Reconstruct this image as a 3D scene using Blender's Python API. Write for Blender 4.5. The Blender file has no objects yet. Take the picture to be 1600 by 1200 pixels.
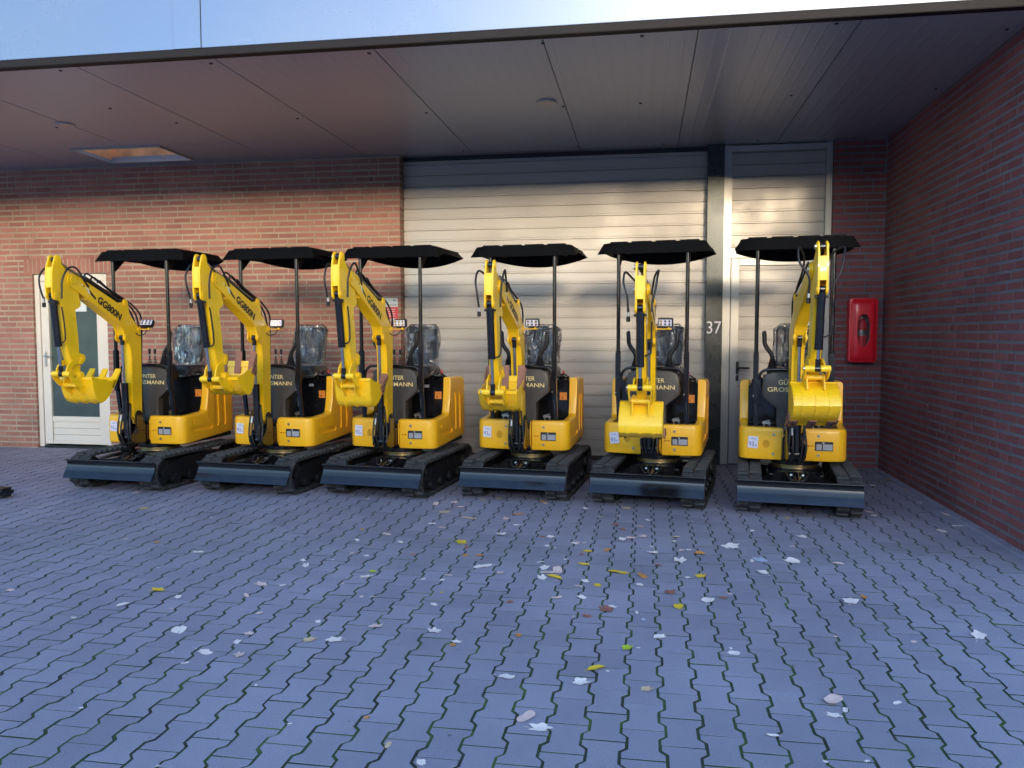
import bpy, bmesh, math, random
from mathutils import Vector, Matrix

S = bpy.context.scene
COL = S.collection
R = math.radians

# ------------------------------------------------------------------ camera
cd = bpy.data.cameras.new('camera')
cam = bpy.data.objects.new('camera', cd); COL.objects.link(cam)
cd.sensor_width = 36.0; cd.lens = 36.0*1251.27/1600.0
cd.clip_start = 0.05; cd.clip_end = 1000
cam.location = (0, 0, 1.55)
cam.rotation_euler = (R(90)-0.0625, 0, 0.1629)
S.camera = cam

# ------------------------------------------------------------------ light
SUN_EL, SUN_AZ = 8.2, 14.0          # azimuth: degrees right of straight behind the camera
W = bpy.data.worlds.new('World'); S.world = W; W.use_nodes = True
wn = W.node_tree.nodes; wl = W.node_tree.links
sky = wn.new('ShaderNodeTexSky'); sky.sky_type = 'NISHITA'; sky.sun_disc = False
sky.sun_elevation = R(SUN_EL)
sky.sun_rotation = R(180-SUN_AZ)
sky.air_density = 1.0; sky.dust_density = 1.0; sky.ozone_density = 2.5
bg = wn['Background']; bg.inputs['Strength'].default_value = 0.15
wl.new(sky.outputs[0], bg.inputs[0])
sd = bpy.data.lights.new('sun', 'SUN'); sd.energy = 0.55; sd.angle = R(9.0); sd.color = (1.0, 0.80, 0.56)
sun = bpy.data.objects.new('sun', sd); COL.objects.link(sun)
dirv = Vector((math.sin(R(SUN_AZ))*math.cos(R(SUN_EL)), -math.cos(R(SUN_AZ))*math.cos(R(SUN_EL)), math.sin(R(SUN_EL))))
sun.rotation_euler = dirv.to_track_quat('Z', 'Y').to_euler()
sun.location = (3, -8, 8)
S.view_settings.view_transform = 'Standard'; S.view_settings.look = 'None'
S.view_settings.exposure = 2.55; S.view_settings.gamma = 1.0
S.view_settings.use_curve_mapping = False

# ------------------------------------------------------------------ materials
def mat(name, col, rough=0.5, metal=0.0, coat=0.0, spec=0.5, var=0.0, vscale=8.0, bump=0.0, bscale=60.0, trans=0.0, emit=None):
    m = bpy.data.materials.new(name); m.use_nodes = True
    nt = m.node_tree; b = nt.nodes['Principled BSDF']
    b.inputs['Base Color'].default_value = (*col, 1)
    b.inputs['Roughness'].default_value = rough
    b.inputs['Metallic'].default_value = metal
    b.inputs['Coat Weight'].default_value = coat
    b.inputs['Coat Roughness'].default_value = 0.06
    b.inputs['Specular IOR Level'].default_value = spec
    if trans: b.inputs['Transmission Weight'].default_value = trans
    if emit:
        b.inputs['Emission Color'].default_value = (*emit[0], 1); b.inputs['Emission Strength'].default_value = emit[1]
    tc = nt.nodes.new('ShaderNodeTexCoord')
    if var:
        n = nt.nodes.new('ShaderNodeTexNoise'); n.inputs['Scale'].default_value = vscale; n.inputs['Detail'].default_value = 6
        nt.links.new(tc.outputs['Object'], n.inputs['Vector'])
        r = nt.nodes.new('ShaderNodeMapRange'); r.inputs['From Min'].default_value = 0.3; r.inputs['From Max'].default_value = 0.7
        r.inputs['To Min'].default_value = 1-var; r.inputs['To Max'].default_value = 1+var
        nt.links.new(n.outputs['Fac'], r.inputs['Value'])
        x = nt.nodes.new('ShaderNodeVectorMath'); x.operation = 'SCALE'; x.inputs[0].default_value = col
        nt.links.new(r.outputs[0], x.inputs['Scale']); nt.links.new(x.outputs[0], b.inputs['Base Color'])
        r2 = nt.nodes.new('ShaderNodeMapRange'); r2.inputs['From Min'].default_value = 0.3; r2.inputs['From Max'].default_value = 0.7
        r2.inputs['To Min'].default_value = rough*0.8; r2.inputs['To Max'].default_value = min(1, rough*1.3)
        nt.links.new(n.outputs['Fac'], r2.inputs['Value']); nt.links.new(r2.outputs[0], b.inputs['Roughness'])
    if bump:
        n2 = nt.nodes.new('ShaderNodeTexNoise'); n2.inputs['Scale'].default_value = bscale; n2.inputs['Detail'].default_value = 4
        nt.links.new(tc.outputs['Object'], n2.inputs['Vector'])
        bp = nt.nodes.new('ShaderNodeBump'); bp.inputs['Strength'].default_value = bump; bp.inputs['Distance'].default_value = 0.01
        nt.links.new(n2.outputs['Fac'], bp.inputs['Height']); nt.links.new(bp.outputs[0], b.inputs['Normal'])
    return m

M = {}
M['boom'] = mat('boom_yellow_paint', (0.93, 0.55, 0.008), 0.32, coat=0.3, var=0.05, vscale=5, bump=0.02, bscale=30)
M['cowl'] = mat('cowl_yellow_plastic', (0.97, 0.50, 0.014), 0.38, coat=0.25, var=0.04, vscale=4)
M['black'] = mat('black_gloss_paint', (0.006, 0.006, 0.008), 0.22, coat=0.4, var=0.2, vscale=10)
M['satin'] = mat('black_satin_steel', (0.010, 0.010, 0.012), 0.42, var=0.2, vscale=10)
M['rubber'] = mat('black_rubber', (0.024, 0.024, 0.027), 0.7, var=0.3, vscale=20, bump=0.2, bscale=80)
M['hose'] = mat('hose_rubber', (0.012, 0.012, 0.014), 0.5)
M['chrome'] = mat('polished_rod', (0.62, 0.63, 0.66), 0.12, metal=1.0)
M['zinc'] = mat('zinc_bolt', (0.55, 0.55, 0.52), 0.3, metal=1.0)
M['pale'] = mat('pale_braided_fitting', (0.35, 0.35, 0.36), 0.4, metal=0.7)
M['roof'] = mat('black_roof_plastic', (0.002, 0.002, 0.0025), 0.6, spec=0.12, var=0.15, vscale=15, bump=0.06, bscale=200)
M['console'] = mat('bronze_grey_console', (0.050, 0.045, 0.042), 0.42, var=0.08)
M['gold'] = mat('gold_lettering', (0.90, 0.70, 0.30), 0.5)
M['orange'] = mat('orange_label', (0.80, 0.26, 0.03), 0.5)
M['white'] = mat('white_label', (0.72, 0.70, 0.80), 0.5)
M['ink'] = mat('black_ink', (0.012, 0.012, 0.014), 0.45)
M['blueink'] = mat('blue_ink', (0.05, 0.07, 0.30), 0.5)
M['seat'] = mat('seat_vinyl', (0.020, 0.021, 0.027), 0.35, bump=0.2, bscale=20)
M['brown'] = mat('brown_primer_tooth', (0.28, 0.125, 0.075), 0.6, var=0.15, vscale=30)
M['redcap'] = mat('red_cap', (0.45, 0.02, 0.03), 0.4)
M['blade'] = mat('blade_sky_sheen', (0.042, 0.045, 0.055), 0.16, metal=0.9, var=0.08, vscale=7)  # lower blade strip as its own metal, standing in for its sky reflection
def worn(m, col2, scale, lo, hi):
    nt = m.node_tree; b = nt.nodes['Principled BSDF']; tc = nt.nodes.new('ShaderNodeTexCoord')
    mp = nt.nodes.new('ShaderNodeMapping'); mp.inputs['Scale'].default_value = scale
    n = nt.nodes.new('ShaderNodeTexNoise'); n.inputs['Scale'].default_value = 6; n.inputs['Detail'].default_value = 9; n.inputs['Roughness'].default_value = 0.65
    nt.links.new(tc.outputs['Object'], mp.inputs[0]); nt.links.new(mp.outputs[0], n.inputs['Vector'])
    r = nt.nodes.new('ShaderNodeMapRange'); r.inputs['From Min'].default_value = lo; r.inputs['From Max'].default_value = hi; nt.links.new(n.outputs['Fac'], r.inputs['Value'])
    old = b.inputs['Base Color'].links; mx = nt.nodes.new('ShaderNodeMix'); mx.data_type = 'RGBA'; mx.inputs[7].default_value = (*col2, 1)
    if old: nt.links.new(old[0].from_socket, mx.inputs[6])
    else: mx.inputs[6].default_value = b.inputs['Base Color'].default_value
    nt.links.new(r.outputs[0], mx.inputs[0]); nt.links.new(mx.outputs[2], b.inputs['Base Color'])
    mr = nt.nodes.new('ShaderNodeMapRange'); mr.inputs['To Min'].default_value = b.inputs['Roughness'].default_value; mr.inputs['To Max'].default_value = 0.7
    nt.links.new(r.outputs[0], mr.inputs['Value']); nt.links.new(mr.outputs[0], b.inputs['Roughness'])
worn(M['blade'], (0.10, 0.085, 0.07), (1, 4, 4), 0.58, 0.80)
worn(M['rubber'], (0.09, 0.085, 0.08), (3, 3, 3), 0.50, 0.75)
M['led'] = mat('lamp_lens', (0.72, 0.72, 0.82), 0.15, metal=0.1, coat=0.5)
M['brass'] = mat('greased_ring', (0.35, 0.27, 0.14), 0.3, metal=0.9)
M['plate_grey'] = mat('plate_grey', (0.36, 0.36, 0.40), 0.4)
M['grey_label'] = mat('grey_label', (0.30, 0.30, 0.33), 0.5)

# plastic film over seats
def film():
    m = bpy.data.materials.new('clear_plastic_film'); m.use_nodes = True
    nt = m.node_tree; nt.nodes.clear()
    out = nt.nodes.new('ShaderNodeOutputMaterial')
    g = nt.nodes.new('ShaderNodeBsdfGlossy'); g.inputs['Roughness'].default_value = 0.09; g.inputs['Color'].default_value = (0.9, 0.88, 0.88, 1)
    t = nt.nodes.new('ShaderNodeBsdfTransparent'); t.inputs['Color'].default_value = (0.93, 0.93, 0.95, 1)
    d = nt.nodes.new('ShaderNodeBsdfTranslucent'); d.inputs['Color'].default_value = (0.6, 0.6, 0.62, 1)
    tc = nt.nodes.new('ShaderNodeTexCoord')
    mp = nt.nodes.new('ShaderNodeMapping'); mp.inputs['Scale'].default_value = (1.0, 1.0, 0.45); mp.inputs['Rotation'].default_value = (0.3, 0.5, 0.2)
    n = nt.nodes.new('ShaderNodeTexNoise'); n.inputs['Scale'].default_value = 14; n.inputs['Detail'].default_value = 5; n.inputs['Distortion'].default_value = 1.2
    nt.links.new(tc.outputs['Object'], mp.inputs[0]); nt.links.new(mp.outputs[0], n.inputs['Vector'])
    b = nt.nodes.new('ShaderNodeBump'); b.inputs['Strength'].default_value = 1.0; b.inputs['Distance'].default_value = 0.06
    v = nt.nodes.new('ShaderNodeTexVoronoi'); v.inputs['Scale'].default_value = 10
    dm = nt.nodes.new('ShaderNodeVectorMath'); dm.operation = 'ADD'; sc_ = nt.nodes.new('ShaderNodeVectorMath'); sc_.operation = 'SCALE'; sc_.inputs['Scale'].default_value = 0.12
    nt.links.new(n.outputs['Color'], sc_.inputs[0]); nt.links.new(mp.outputs[0], dm.inputs[0]); nt.links.new(sc_.outputs[0], dm.inputs[1]); nt.links.new(dm.outputs[0], v.inputs['Vector'])
    hh = nt.nodes.new('ShaderNodeMath'); hh.operation = 'MULTIPLY_ADD'; hh.inputs[1].default_value = 0.35
    nt.links.new(n.outputs['Fac'], hh.inputs[0]); nt.links.new(v.outputs['Distance'], hh.inputs[2])
    nt.links.new(hh.outputs[0], b.inputs['Height']); nt.links.new(b.outputs[0], g.inputs['Normal'])
    f = nt.nodes.new('ShaderNodeFresnel'); f.inputs['IOR'].default_value = 1.6; nt.links.new(b.outputs[0], f.inputs['Normal'])
    a = nt.nodes.new('ShaderNodeMath'); a.operation = 'MULTIPLY_ADD'; a.inputs[1].default_value = 1.5; a.inputs[2].default_value = 0.03
    a.use_clamp = True
    nt.links.new(f.outputs[0], a.inputs[0])
    m1 = nt.nodes.new('ShaderNodeMixShader'); m1.inputs[0].default_value = 0.06
    nt.links.new(t.outputs[0], m1.inputs[1]); nt.links.new(d.outputs[0], m1.inputs[2])
    m2 = nt.nodes.new('ShaderNodeMixShader'); nt.links.new(a.outputs[0], m2.inputs[0])
    nt.links.new(m1.outputs[0], m2.inputs[1]); nt.links.new(g.outputs[0], m2.inputs[2])
    nt.links.new(m2.outputs[0], out.inputs[0])
    return m
M['film'] = film()

def ramp_island(name, cols, rough, bump=0.25, bscale=60, dirt=0.25, dscale=1.2, metal=0, spec=0.5, fine=0.0, spots=False):
    """colour per stone / brick (random per island) with stains and grain"""
    m = bpy.data.materials.new(name); m.use_nodes = True
    nt = m.node_tree; b = nt.nodes['Principled BSDF']
    geo = nt.nodes.new('ShaderNodeNewGeometry'); tc = nt.nodes.new('ShaderNodeTexCoord')
    cr = nt.nodes.new('ShaderNodeValToRGB'); els = cr.color_ramp.elements
    els[0].position = 0; els[0].color = (*cols[0], 1); els[1].position = 1; els[1].color = (*cols[-1], 1)
    for i, c in enumerate(cols[1:-1]):
        e = els.new((i+1)/(len(cols)-1)); e.color = (*c, 1)
    nt.links.new(geo.outputs['Random Per Island'], cr.inputs[0])
    n = nt.nodes.new('ShaderNodeTexNoise'); n.inputs['Scale'].default_value = dscale; n.inputs['Detail'].default_value = 8; n.inputs['Roughness'].default_value = 0.6
    nt.links.new(tc.outputs['Object'], n.inputs['Vector'])
    r = nt.nodes.new('ShaderNodeMapRange'); r.inputs['From Min'].default_value = 0.3; r.inputs['From Max'].default_value = 0.7
    r.inputs['To Min'].default_value = 1-dirt; r.inputs['To Max'].default_value = 1+dirt*0.6
    nt.links.new(n.outputs['Fac'], r.inputs['Value'])
    n3 = nt.nodes.new('ShaderNodeTexNoise'); n3.inputs['Scale'].default_value = 220; n3.inputs['Detail'].default_value = 3
    nt.links.new(tc.outputs['Object'], n3.inputs['Vector'])
    r3 = nt.nodes.new('ShaderNodeMapRange'); r3.inputs['From Min'].default_value = 0.25; r3.inputs['From Max'].default_value = 0.75
    r3.inputs['To Min'].default_value = 1-fine; r3.inputs['To Max'].default_value = 1+fine
    nt.links.new(n3.outputs['Fac'], r3.inputs['Value'])
    mu = nt.nodes.new('ShaderNodeMath'); mu.operation = 'MULTIPLY'; nt.links.new(r.outputs[0], mu.inputs[0]); nt.links.new(r3.outputs[0], mu.inputs[1])
    if spots:      # chewing gum, oil drips and pale grit
        for sc_, th, k in ((7.0, 0.060, 0.45), (26.0, 0.07, 1.45)):
            vo = nt.nodes.new('ShaderNodeTexVoronoi'); vo.inputs['Scale'].default_value = sc_; nt.links.new(tc.outputs['Object'], vo.inputs['Vector'])
            w1 = nt.nodes.new('ShaderNodeMath'); w1.operation = 'MULTIPLY'; w1.inputs[1].default_value = th
            sep = nt.nodes.new('ShaderNodeSeparateColor'); nt.links.new(vo.outputs['Color'], sep.inputs[0]); 
            nt.links.new(sep.outputs[0], w1.inputs[0])
            lt = nt.nodes.new('ShaderNodeMath'); lt.operation = 'LESS_THAN'; nt.links.new(vo.outputs['Distance'], lt.inputs[0]); nt.links.new(w1.outputs[0], lt.inputs[1])
            mr_ = nt.nodes.new('ShaderNodeMapRange'); mr_.inputs['To Min'].default_value = 1.0; mr_.inputs['To Max'].default_value = k; nt.links.new(lt.outputs[0], mr_.inputs['Value'])
            m2_ = nt.nodes.new('ShaderNodeMath'); m2_.operation = 'MULTIPLY'; nt.links.new(mu.outputs[0], m2_.inputs[0]); nt.links.new(mr_.outputs[0], m2_.inputs[1]); mu = m2_
    x = nt.nodes.new('ShaderNodeVectorMath'); x.operation = 'SCALE'
    nt.links.new(cr.outputs[0], x.inputs[0]); nt.links.new(mu.outputs[0], x.inputs['Scale'])
    nt.links.new(x.outputs[0], b.inputs['Base Color'])
    b.inputs['Roughness'].default_value = rough; b.inputs['Specular IOR Level'].default_value = spec
    n2 = nt.nodes.new('ShaderNodeTexNoise'); n2.inputs['Scale'].default_value = bscale; n2.inputs['Detail'].default_value = 6
    nt.links.new(tc.outputs['Object'], n2.inputs['Vector'])
    bp = nt.nodes.new('ShaderNodeBump'); bp.inputs['Strength'].default_value = bump; bp.inputs['Distance'].default_value = 0.006
    nt.links.new(n2.outputs['Fac'], bp.inputs['Height']); nt.links.new(bp.outputs[0], b.inputs['Normal'])
    return m

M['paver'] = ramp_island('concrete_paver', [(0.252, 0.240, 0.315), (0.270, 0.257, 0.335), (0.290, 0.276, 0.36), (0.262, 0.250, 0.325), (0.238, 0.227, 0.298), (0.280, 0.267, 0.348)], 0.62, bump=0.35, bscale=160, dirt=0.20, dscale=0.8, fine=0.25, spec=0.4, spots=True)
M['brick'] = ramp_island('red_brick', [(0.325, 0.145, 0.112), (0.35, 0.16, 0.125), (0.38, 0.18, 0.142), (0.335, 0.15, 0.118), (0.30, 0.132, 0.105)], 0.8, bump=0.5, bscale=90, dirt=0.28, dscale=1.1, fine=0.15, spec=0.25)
M['brick_shaded'] = ramp_island('shaded_red_brick', [(0.215, 0.068, 0.071), (0.235, 0.077, 0.078), (0.255, 0.086, 0.086), (0.225, 0.071, 0.074), (0.195, 0.064, 0.070)], 0.8, bump=0.5, bscale=90, dirt=0.28, dscale=1.1, fine=0.15, spec=0.25)  # red brick with the shade on pier and side wall put into its colour
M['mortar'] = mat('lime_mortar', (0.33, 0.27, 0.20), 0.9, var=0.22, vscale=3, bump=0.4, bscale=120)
M['mortar_shaded'] = mat('shaded_grey_mortar', (0.140, 0.128, 0.150), 0.9, var=0.22, vscale=3, bump=0.4, bscale=120)  # mortar of the same shaded walls, greyed and darkened to stand for the shade
M['alu'] = mat('silver_door_panel', (0.42, 0.395, 0.37), 0.48, metal=0.45, var=0.03, vscale=2)
M['alu_frame'] = mat('silver_frame', (0.43, 0.42, 0.40), 0.38, metal=0.5, var=0.03, vscale=2)
M['groove'] = mat('dark_groove', (0.03, 0.03, 0.035), 0.8)
M['post'] = mat('dark_steel_post', (0.045, 0.050, 0.052), 0.26, metal=0.6, var=0.1, vscale=4)
M['fascia'] = mat('pale_blue_fascia', (0.20, 0.23, 0.30), 0.25, metal=0.8, var=0.02, vscale=0.7)
M['trim'] = mat('dark_trim', (0.010, 0.008, 0.009), 0.6, spec=0.2)
M['cream'] = mat('cream_door_paint', (0.68, 0.63, 0.56), 0.4, var=0.03, vscale=3)
M['glass'] = mat('dark_door_glass', (0.06, 0.085, 0.078), 0.05, spec=0.9, var=0.4, vscale=1.6)
M['red'] = mat('red_cabinet_plastic', (0.80, 0.012, 0.03), 0.3, coat=0.3)
M['sign_white'] = mat('sign_white', (0.62, 0.66, 0.66), 0.35)
M['sign_red'] = mat('sign_red', (0.62, 0.06, 0.09), 0.35)
M['ply'] = mat('plywood_lining', (0.80, 0.33, 0.13), 0.6, var=0.3, vscale=5)
M['soil'] = None

def ceiling_mat():
    m = bpy.data.materials.new('ribbed_ceiling_panel'); m.use_nodes = True
    nt = m.node_tree; b = nt.nodes['Principled BSDF']
    b.inputs['Base Color'].default_value = (0.35, 0.375, 0.44, 1); b.inputs['Metallic'].default_value = 0.35
    b.inputs['Roughness'].default_value = 0.34
    tc = nt.nodes.new('ShaderNodeTexCoord'); w = nt.nodes.new('ShaderNodeTexWave')
    w.wave_type = 'BANDS'; w.bands_direction = 'X'; w.wave_profile = 'SIN'; w.inputs['Scale'].default_value = 0.314/0.11
    nt.links.new(tc.outputs['Object'], w.inputs['Vector'])
    r = nt.nodes.new('ShaderNodeMapRange'); r.inputs['From Min'].default_value = 0.93; r.inputs['From Max'].default_value = 1.0
    nt.links.new(w.outputs['Fac'], r.inputs['Value'])
    n = nt.nodes.new('ShaderNodeTexNoise'); n.inputs['Scale'].default_value = 1.3; n.inputs['Detail'].default_value = 2
    nt.links.new(tc.outputs['Object'], n.inputs['Vector'])
    a = nt.nodes.new('ShaderNodeMath'); a.operation = 'MULTIPLY_ADD'; a.inputs[1].default_value = 3.0
    nt.links.new(n.outputs['Fac'], a.inputs[0]); nt.links.new(r.outputs[0], a.inputs[2])
    bp = nt.nodes.new('ShaderNodeBump'); bp.inputs['Strength'].default_value = 0.35; bp.inputs['Distance'].default_value = 0.004
    nt.links.new(a.outputs[0], bp.inputs['Height']); nt.links.new(bp.outputs[0], b.inputs['Normal'])
    return m
M['ceiling'] = ceiling_mat()

def soil_mat():
    m = bpy.data.materials.new('mossy_joint_sand'); m.use_nodes = True
    nt = m.node_tree; b = nt.nodes['Principled BSDF']; b.inputs['Roughness'].default_value = 0.95
    tc = nt.nodes.new('ShaderNodeTexCoord'); n = nt.nodes.new('ShaderNodeTexNoise'); n.inputs['Scale'].default_value = 3.0; n.inputs['Detail'].default_value = 8; n.inputs['Roughness'].default_value = 0.7
    nt.links.new(tc.outputs['Object'], n.inputs['Vector'])
    cr = nt.nodes.new('ShaderNodeValToRGB'); e = cr.color_ramp.elements
    e[0].position = 0.36; e[0].color = (0.022, 0.026, 0.024, 1); e[1].position = 0.66; e[1].color = (0.075, 0.14, 0.035, 1)
    x = e.new(0.5); x.color = (0.030, 0.055, 0.022, 1)
    nt.links.new(n.outputs['Fac'], cr.inputs[0])
    # bare dark sand under the canopy, moss in the open yard
    sp = nt.nodes.new('ShaderNodeSeparateXYZ'); nt.links.new(tc.outputs['Object'], sp.inputs[0])
    mr = nt.nodes.new('ShaderNodeMapRange'); mr.inputs['From Min'].default_value = 5.6; mr.inputs['From Max'].default_value = 7.0
    nt.links.new(sp.outputs['Y'], mr.inputs['Value'])
    mx = nt.nodes.new('ShaderNodeMix'); mx.data_type = 'RGBA'; mx.inputs[7].default_value = (0.05, 0.05, 0.055, 1)
    nt.links.new(mr.outputs[0], mx.inputs[0]); nt.links.new(cr.outputs[0], mx.inputs[6])
    nt.links.new(mx.outputs[2], b.inputs['Base Color'])
    return m
M['soil'] = soil_mat()

# ------------------------------------------------------------------ mesh helpers
def P(x, f, z): return Vector((x, -f, z))       # machine coordinates: F points to the front (towards the camera)

class MB:
    def __init__(s): s.bm = bmesh.new(); s.mats = []
    def mi(s, m):
        if m is None: return 0
        if m not in s.mats: s.mats.append(m)
        return s.mats.index(m)
    def merge(s, b2, m=None):
        me = bpy.data.meshes.new('tmp'); 
        i = s.mi(m) if m else 0
        for f in b2.faces: f.material_index = i
        b2.to_mesh(me); b2.free(); s.bm.from_mesh(me); bpy.data.meshes.remove(me)
    def poly(s, pts, d, bevel=0.0, m=None, seg=2):
        """closed polygon pts (Vectors) extruded by vector d"""
        b = bmesh.new(); vs = [b.verts.new(p) for p in pts]; f = b.faces.new(vs)
        r = bmesh.ops.extrude_face_region(b, geom=[f])
        bmesh.ops.translate(b, vec=d, verts=[v for v in r['geom'] if isinstance(v, bmesh.types.BMVert)])
        bmesh.ops.recalc_face_normals(b, faces=b.faces)
        if bevel:
            es = [e for e in b.edges if len(e.link_faces) == 2 and e.calc_face_angle(0) > 0.5]
            bmesh.ops.bevel(b, geom=es, offset=bevel, segments=seg, affect='EDGES', clamp_overlap=True)
        s.merge(b, m); return s
    def prism(s, prof, x0, x1, bevel=0.0, m=None):
        return s.poly([P(x0, f, z) for f, z in prof], Vector((x1-x0, 0, 0)), bevel, m)
    def box(s, c, size, bevel=0.0, m=None, rot=None, seg=2):
        b = bmesh.new(); bmesh.ops.create_cube(b, size=1)
        bmesh.ops.scale(b, vec=size, verts=b.verts)
        if bevel: bmesh.ops.bevel(b, geom=list(b.edges), offset=bevel, segments=seg, affect='EDGES', clamp_overlap=True)
        if rot is not None: bmesh.ops.transform(b, matrix=rot.to_4x4(), verts=b.verts)
        bmesh.ops.translate(b, vec=Vector(c), verts=b.verts); s.merge(b, m); return s
    def cyl(s, p0, p1, r0, r1=None, seg=20, m=None, bevel=0.0):
        r1 = r0 if r1 is None else r1; p0, p1 = Vector(p0), Vector(p1); d = p1-p0
        b = bmesh.new(); bmesh.ops.create_cone(b, cap_ends=True, segments=seg, radius1=r0, radius2=r1, depth=d.length)
        if bevel:
            es = [e for e in b.edges if e.calc_face_angle(0) > 1.0]; bmesh.ops.bevel(b, geom=es, offset=bevel, segments=2, affect='EDGES')
        q = Vector((0, 0, 1)).rotation_difference(d.normalized())
        bmesh.ops.transform(b, matrix=Matrix.Translation((p0+p1)/2) @ q.to_matrix().to_4x4(), verts=b.verts)
        s.merge(b, m); return s
    def tube(s, pts, r, seg=10, m=None, smooth=True, steps=6):
        pts = [Vector(p) for p in pts]
        if smooth and len(pts) > 2:
            q = [pts[0]]+pts+[pts[-1]]; out = []
            for i in range(1, len(q)-2):
                for k in range(steps):
                    t = k/steps; a, b_, c, d = q[i-1], q[i], q[i+1], q[i+2]
                    out.append(0.5*((2*b_)+(c-a)*t+(2*a-5*b_+4*c-d)*t*t+(3*b_-a-3*c+d)*t**3))
            out.append(pts[-1]); pts = out
        b = bmesh.new(); rings = []; up = None
        for i, p in enumerate(pts):
            t = (pts[min(i+1, len(pts)-1)]-pts[max(i-1, 0)]).normalized()
            if up is None: up = t.orthogonal().normalized()
            up = (up-t*up.dot(t)).normalized(); si = t.cross(up)
            rings.append([b.verts.new(p+(up*math.cos(2*math.pi*k/seg)+si*math.sin(2*math.pi*k/seg))*r) for k in range(seg)])
        for a, c in zip(rings, rings[1:]):
            for k in range(seg): b.faces.new((a[k], a[(k+1) % seg], c[(k+1) % seg], c[k]))
        b.faces.new(rings[0][::-1]); b.faces.new(rings[-1]); bmesh.ops.recalc_face_normals(b, faces=b.faces)
        s.merge(b, m); return s
    def loft(s, rings, m=None, caps=True, closed=False):
        b = bmesh.new(); rr = [[b.verts.new(p) for p in r] for r in rings]; n = len(rr[0])
        pairs = list(zip(rr, rr[1:]))+([(rr[-1], rr[0])] if closed else [])
        for a, c in pairs:
            for k in range(n): b.faces.new((a[k], a[(k+1) % n], c[(k+1) % n], c[k]))
        if caps and not closed: b.faces.new(rr[0][::-1]); b.faces.new(rr[-1])
        bmesh.ops.recalc_face_normals(b, faces=b.faces); s.merge(b, m); return s
    def mesh(s, name, m=None, angle=38):
        me = bpy.data.meshes.new(name)
        for q in (s.mats or [m]): me.materials.append(q)
        s.bm.to_mesh(me); s.bm.free()
        me.polygons.foreach_set('use_smooth', [True]*len(me.polygons)); me.set_sharp_from_angle(angle=R(angle)); return me

def arc(c, r, a0, a1, n=8):
    return [(c[0]+r*math.cos(R(a0+(a1-a0)*i/n)), c[1]+r*math.sin(R(a0+(a1-a0)*i/n))) for i in range(n+1)]

def link(o, parent=None):
    COL.objects.link(o)
    if parent is not None: o.parent = parent
    return o
def ob(name, mesh, parent=None, loc=None, mtx=None):
    o = bpy.data.objects.new(name, mesh); link(o, parent)
    if loc is not None: o.location = loc
    if mtx is not None: o.matrix_basis = mtx
    return o
def tag(o, label=None, cat=None, group=None, kind=None):
    if label: o['label'] = label
    if cat: o['category'] = cat
    if group: o['group'] = group
    if kind: o['kind'] = kind
    return o
def empty(name, loc=(0, 0, 0), rz=0):
    o = bpy.data.objects.new(name, None); link(o); o.location = loc; o.rotation_euler = (0, 0, rz); o.empty_display_size = 0.2; return o

def text_mesh(name, s, mtl, width=None, height=None, bold=0.0, ext=0.0008):
    """flat lettering in the XY plane, origin bottom-left, scaled to width x height"""
    c = bpy.data.curves.new(name, 'FONT'); c.body = s; c.size = 1; c.extrude = 0.0; c.offset = bold; c.resolution_u = 3
    o = bpy.data.objects.new('tmp_text', c); COL.objects.link(o)
    dg = bpy.context.evaluated_depsgraph_get(); dg.update()
    me = bpy.data.meshes.new_from_object(o.evaluated_get(dg)); bpy.data.objects.remove(o); bpy.data.curves.remove(c)
    xs = [v.co.x for v in me.vertices]; ys = [v.co.y for v in me.vertices]
    x0, x1, y0, y1 = min(xs), max(xs), min(ys), max(ys)
    sy = height/(y1-y0) if height else None; sx = width/(x1-x0) if width else sy
    if sy is None: sy = sx
    for v in me.vertices: v.co = Vector(((v.co.x-x0)*sx, (v.co.y-y0)*sy, v.co.z))
    me.name = name; me.materials.clear(); me.materials.append(mtl); return me
def split(mb, name, m=None):
    """loose pieces whose boxes touch stay together; everything else becomes a mesh of its own"""
    bm = mb.bm; bm.verts.ensure_lookup_table(); seen = set(); comps = []
    for v in bm.verts:
        if v.index in seen: continue
        st = [v]; seen.add(v.index); c = []
        while st:
            q = st.pop(); c.append(q)
            for e in q.link_edges:
                w = e.other_vert(q)
                if w.index not in seen: seen.add(w.index); st.append(w)
        lo = [min(q.co[k] for q in c)-0.0015 for k in range(3)]; hi = [max(q.co[k] for q in c)+0.0015 for k in range(3)]
        comps.append([c, lo, hi])
    done = False
    while not done:
        done = True
        for i in range(len(comps)):
            for j in range(i+1, len(comps)):
                a, b = comps[i], comps[j]
                if all(a[1][k] <= b[2][k] and b[1][k] <= a[2][k] for k in range(3)):
                    comps[i] = [a[0]+b[0], [min(a[1][k], b[1][k]) for k in range(3)], [max(a[2][k], b[2][k]) for k in range(3)]]
                    comps.pop(j); done = False; break
            if not done: break
    out = []
    for c, _, _ in comps:
        keep = set(q.index for q in c); b2 = bm.copy(); b2.verts.ensure_lookup_table()
        bmesh.ops.delete(b2, geom=[q for q in b2.verts if q.index not in keep], context='VERTS')
        k = MB(); k.bm = b2; k.mats = mb.mats; out.append(k.mesh(name, m))
    return out
def obs(name, meshes_, parent=None, mtx=None):
    return [ob(name, me, parent, mtx=mtx) for me in meshes_]
def place(right, up, origin):
    """matrix with x axis right, y axis up"""
    r = Vector(right).normalized(); u = Vector(up); u = (u-r*u.dot(r)).normalized(); n = r.cross(u)
    m = Matrix.Identity(4)
    for i, v in enumerate((r, u, n)): m.col[i][:3] = v
    m.col[3][:3] = Vector(origin); return m

rng = random.Random(7)

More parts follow.
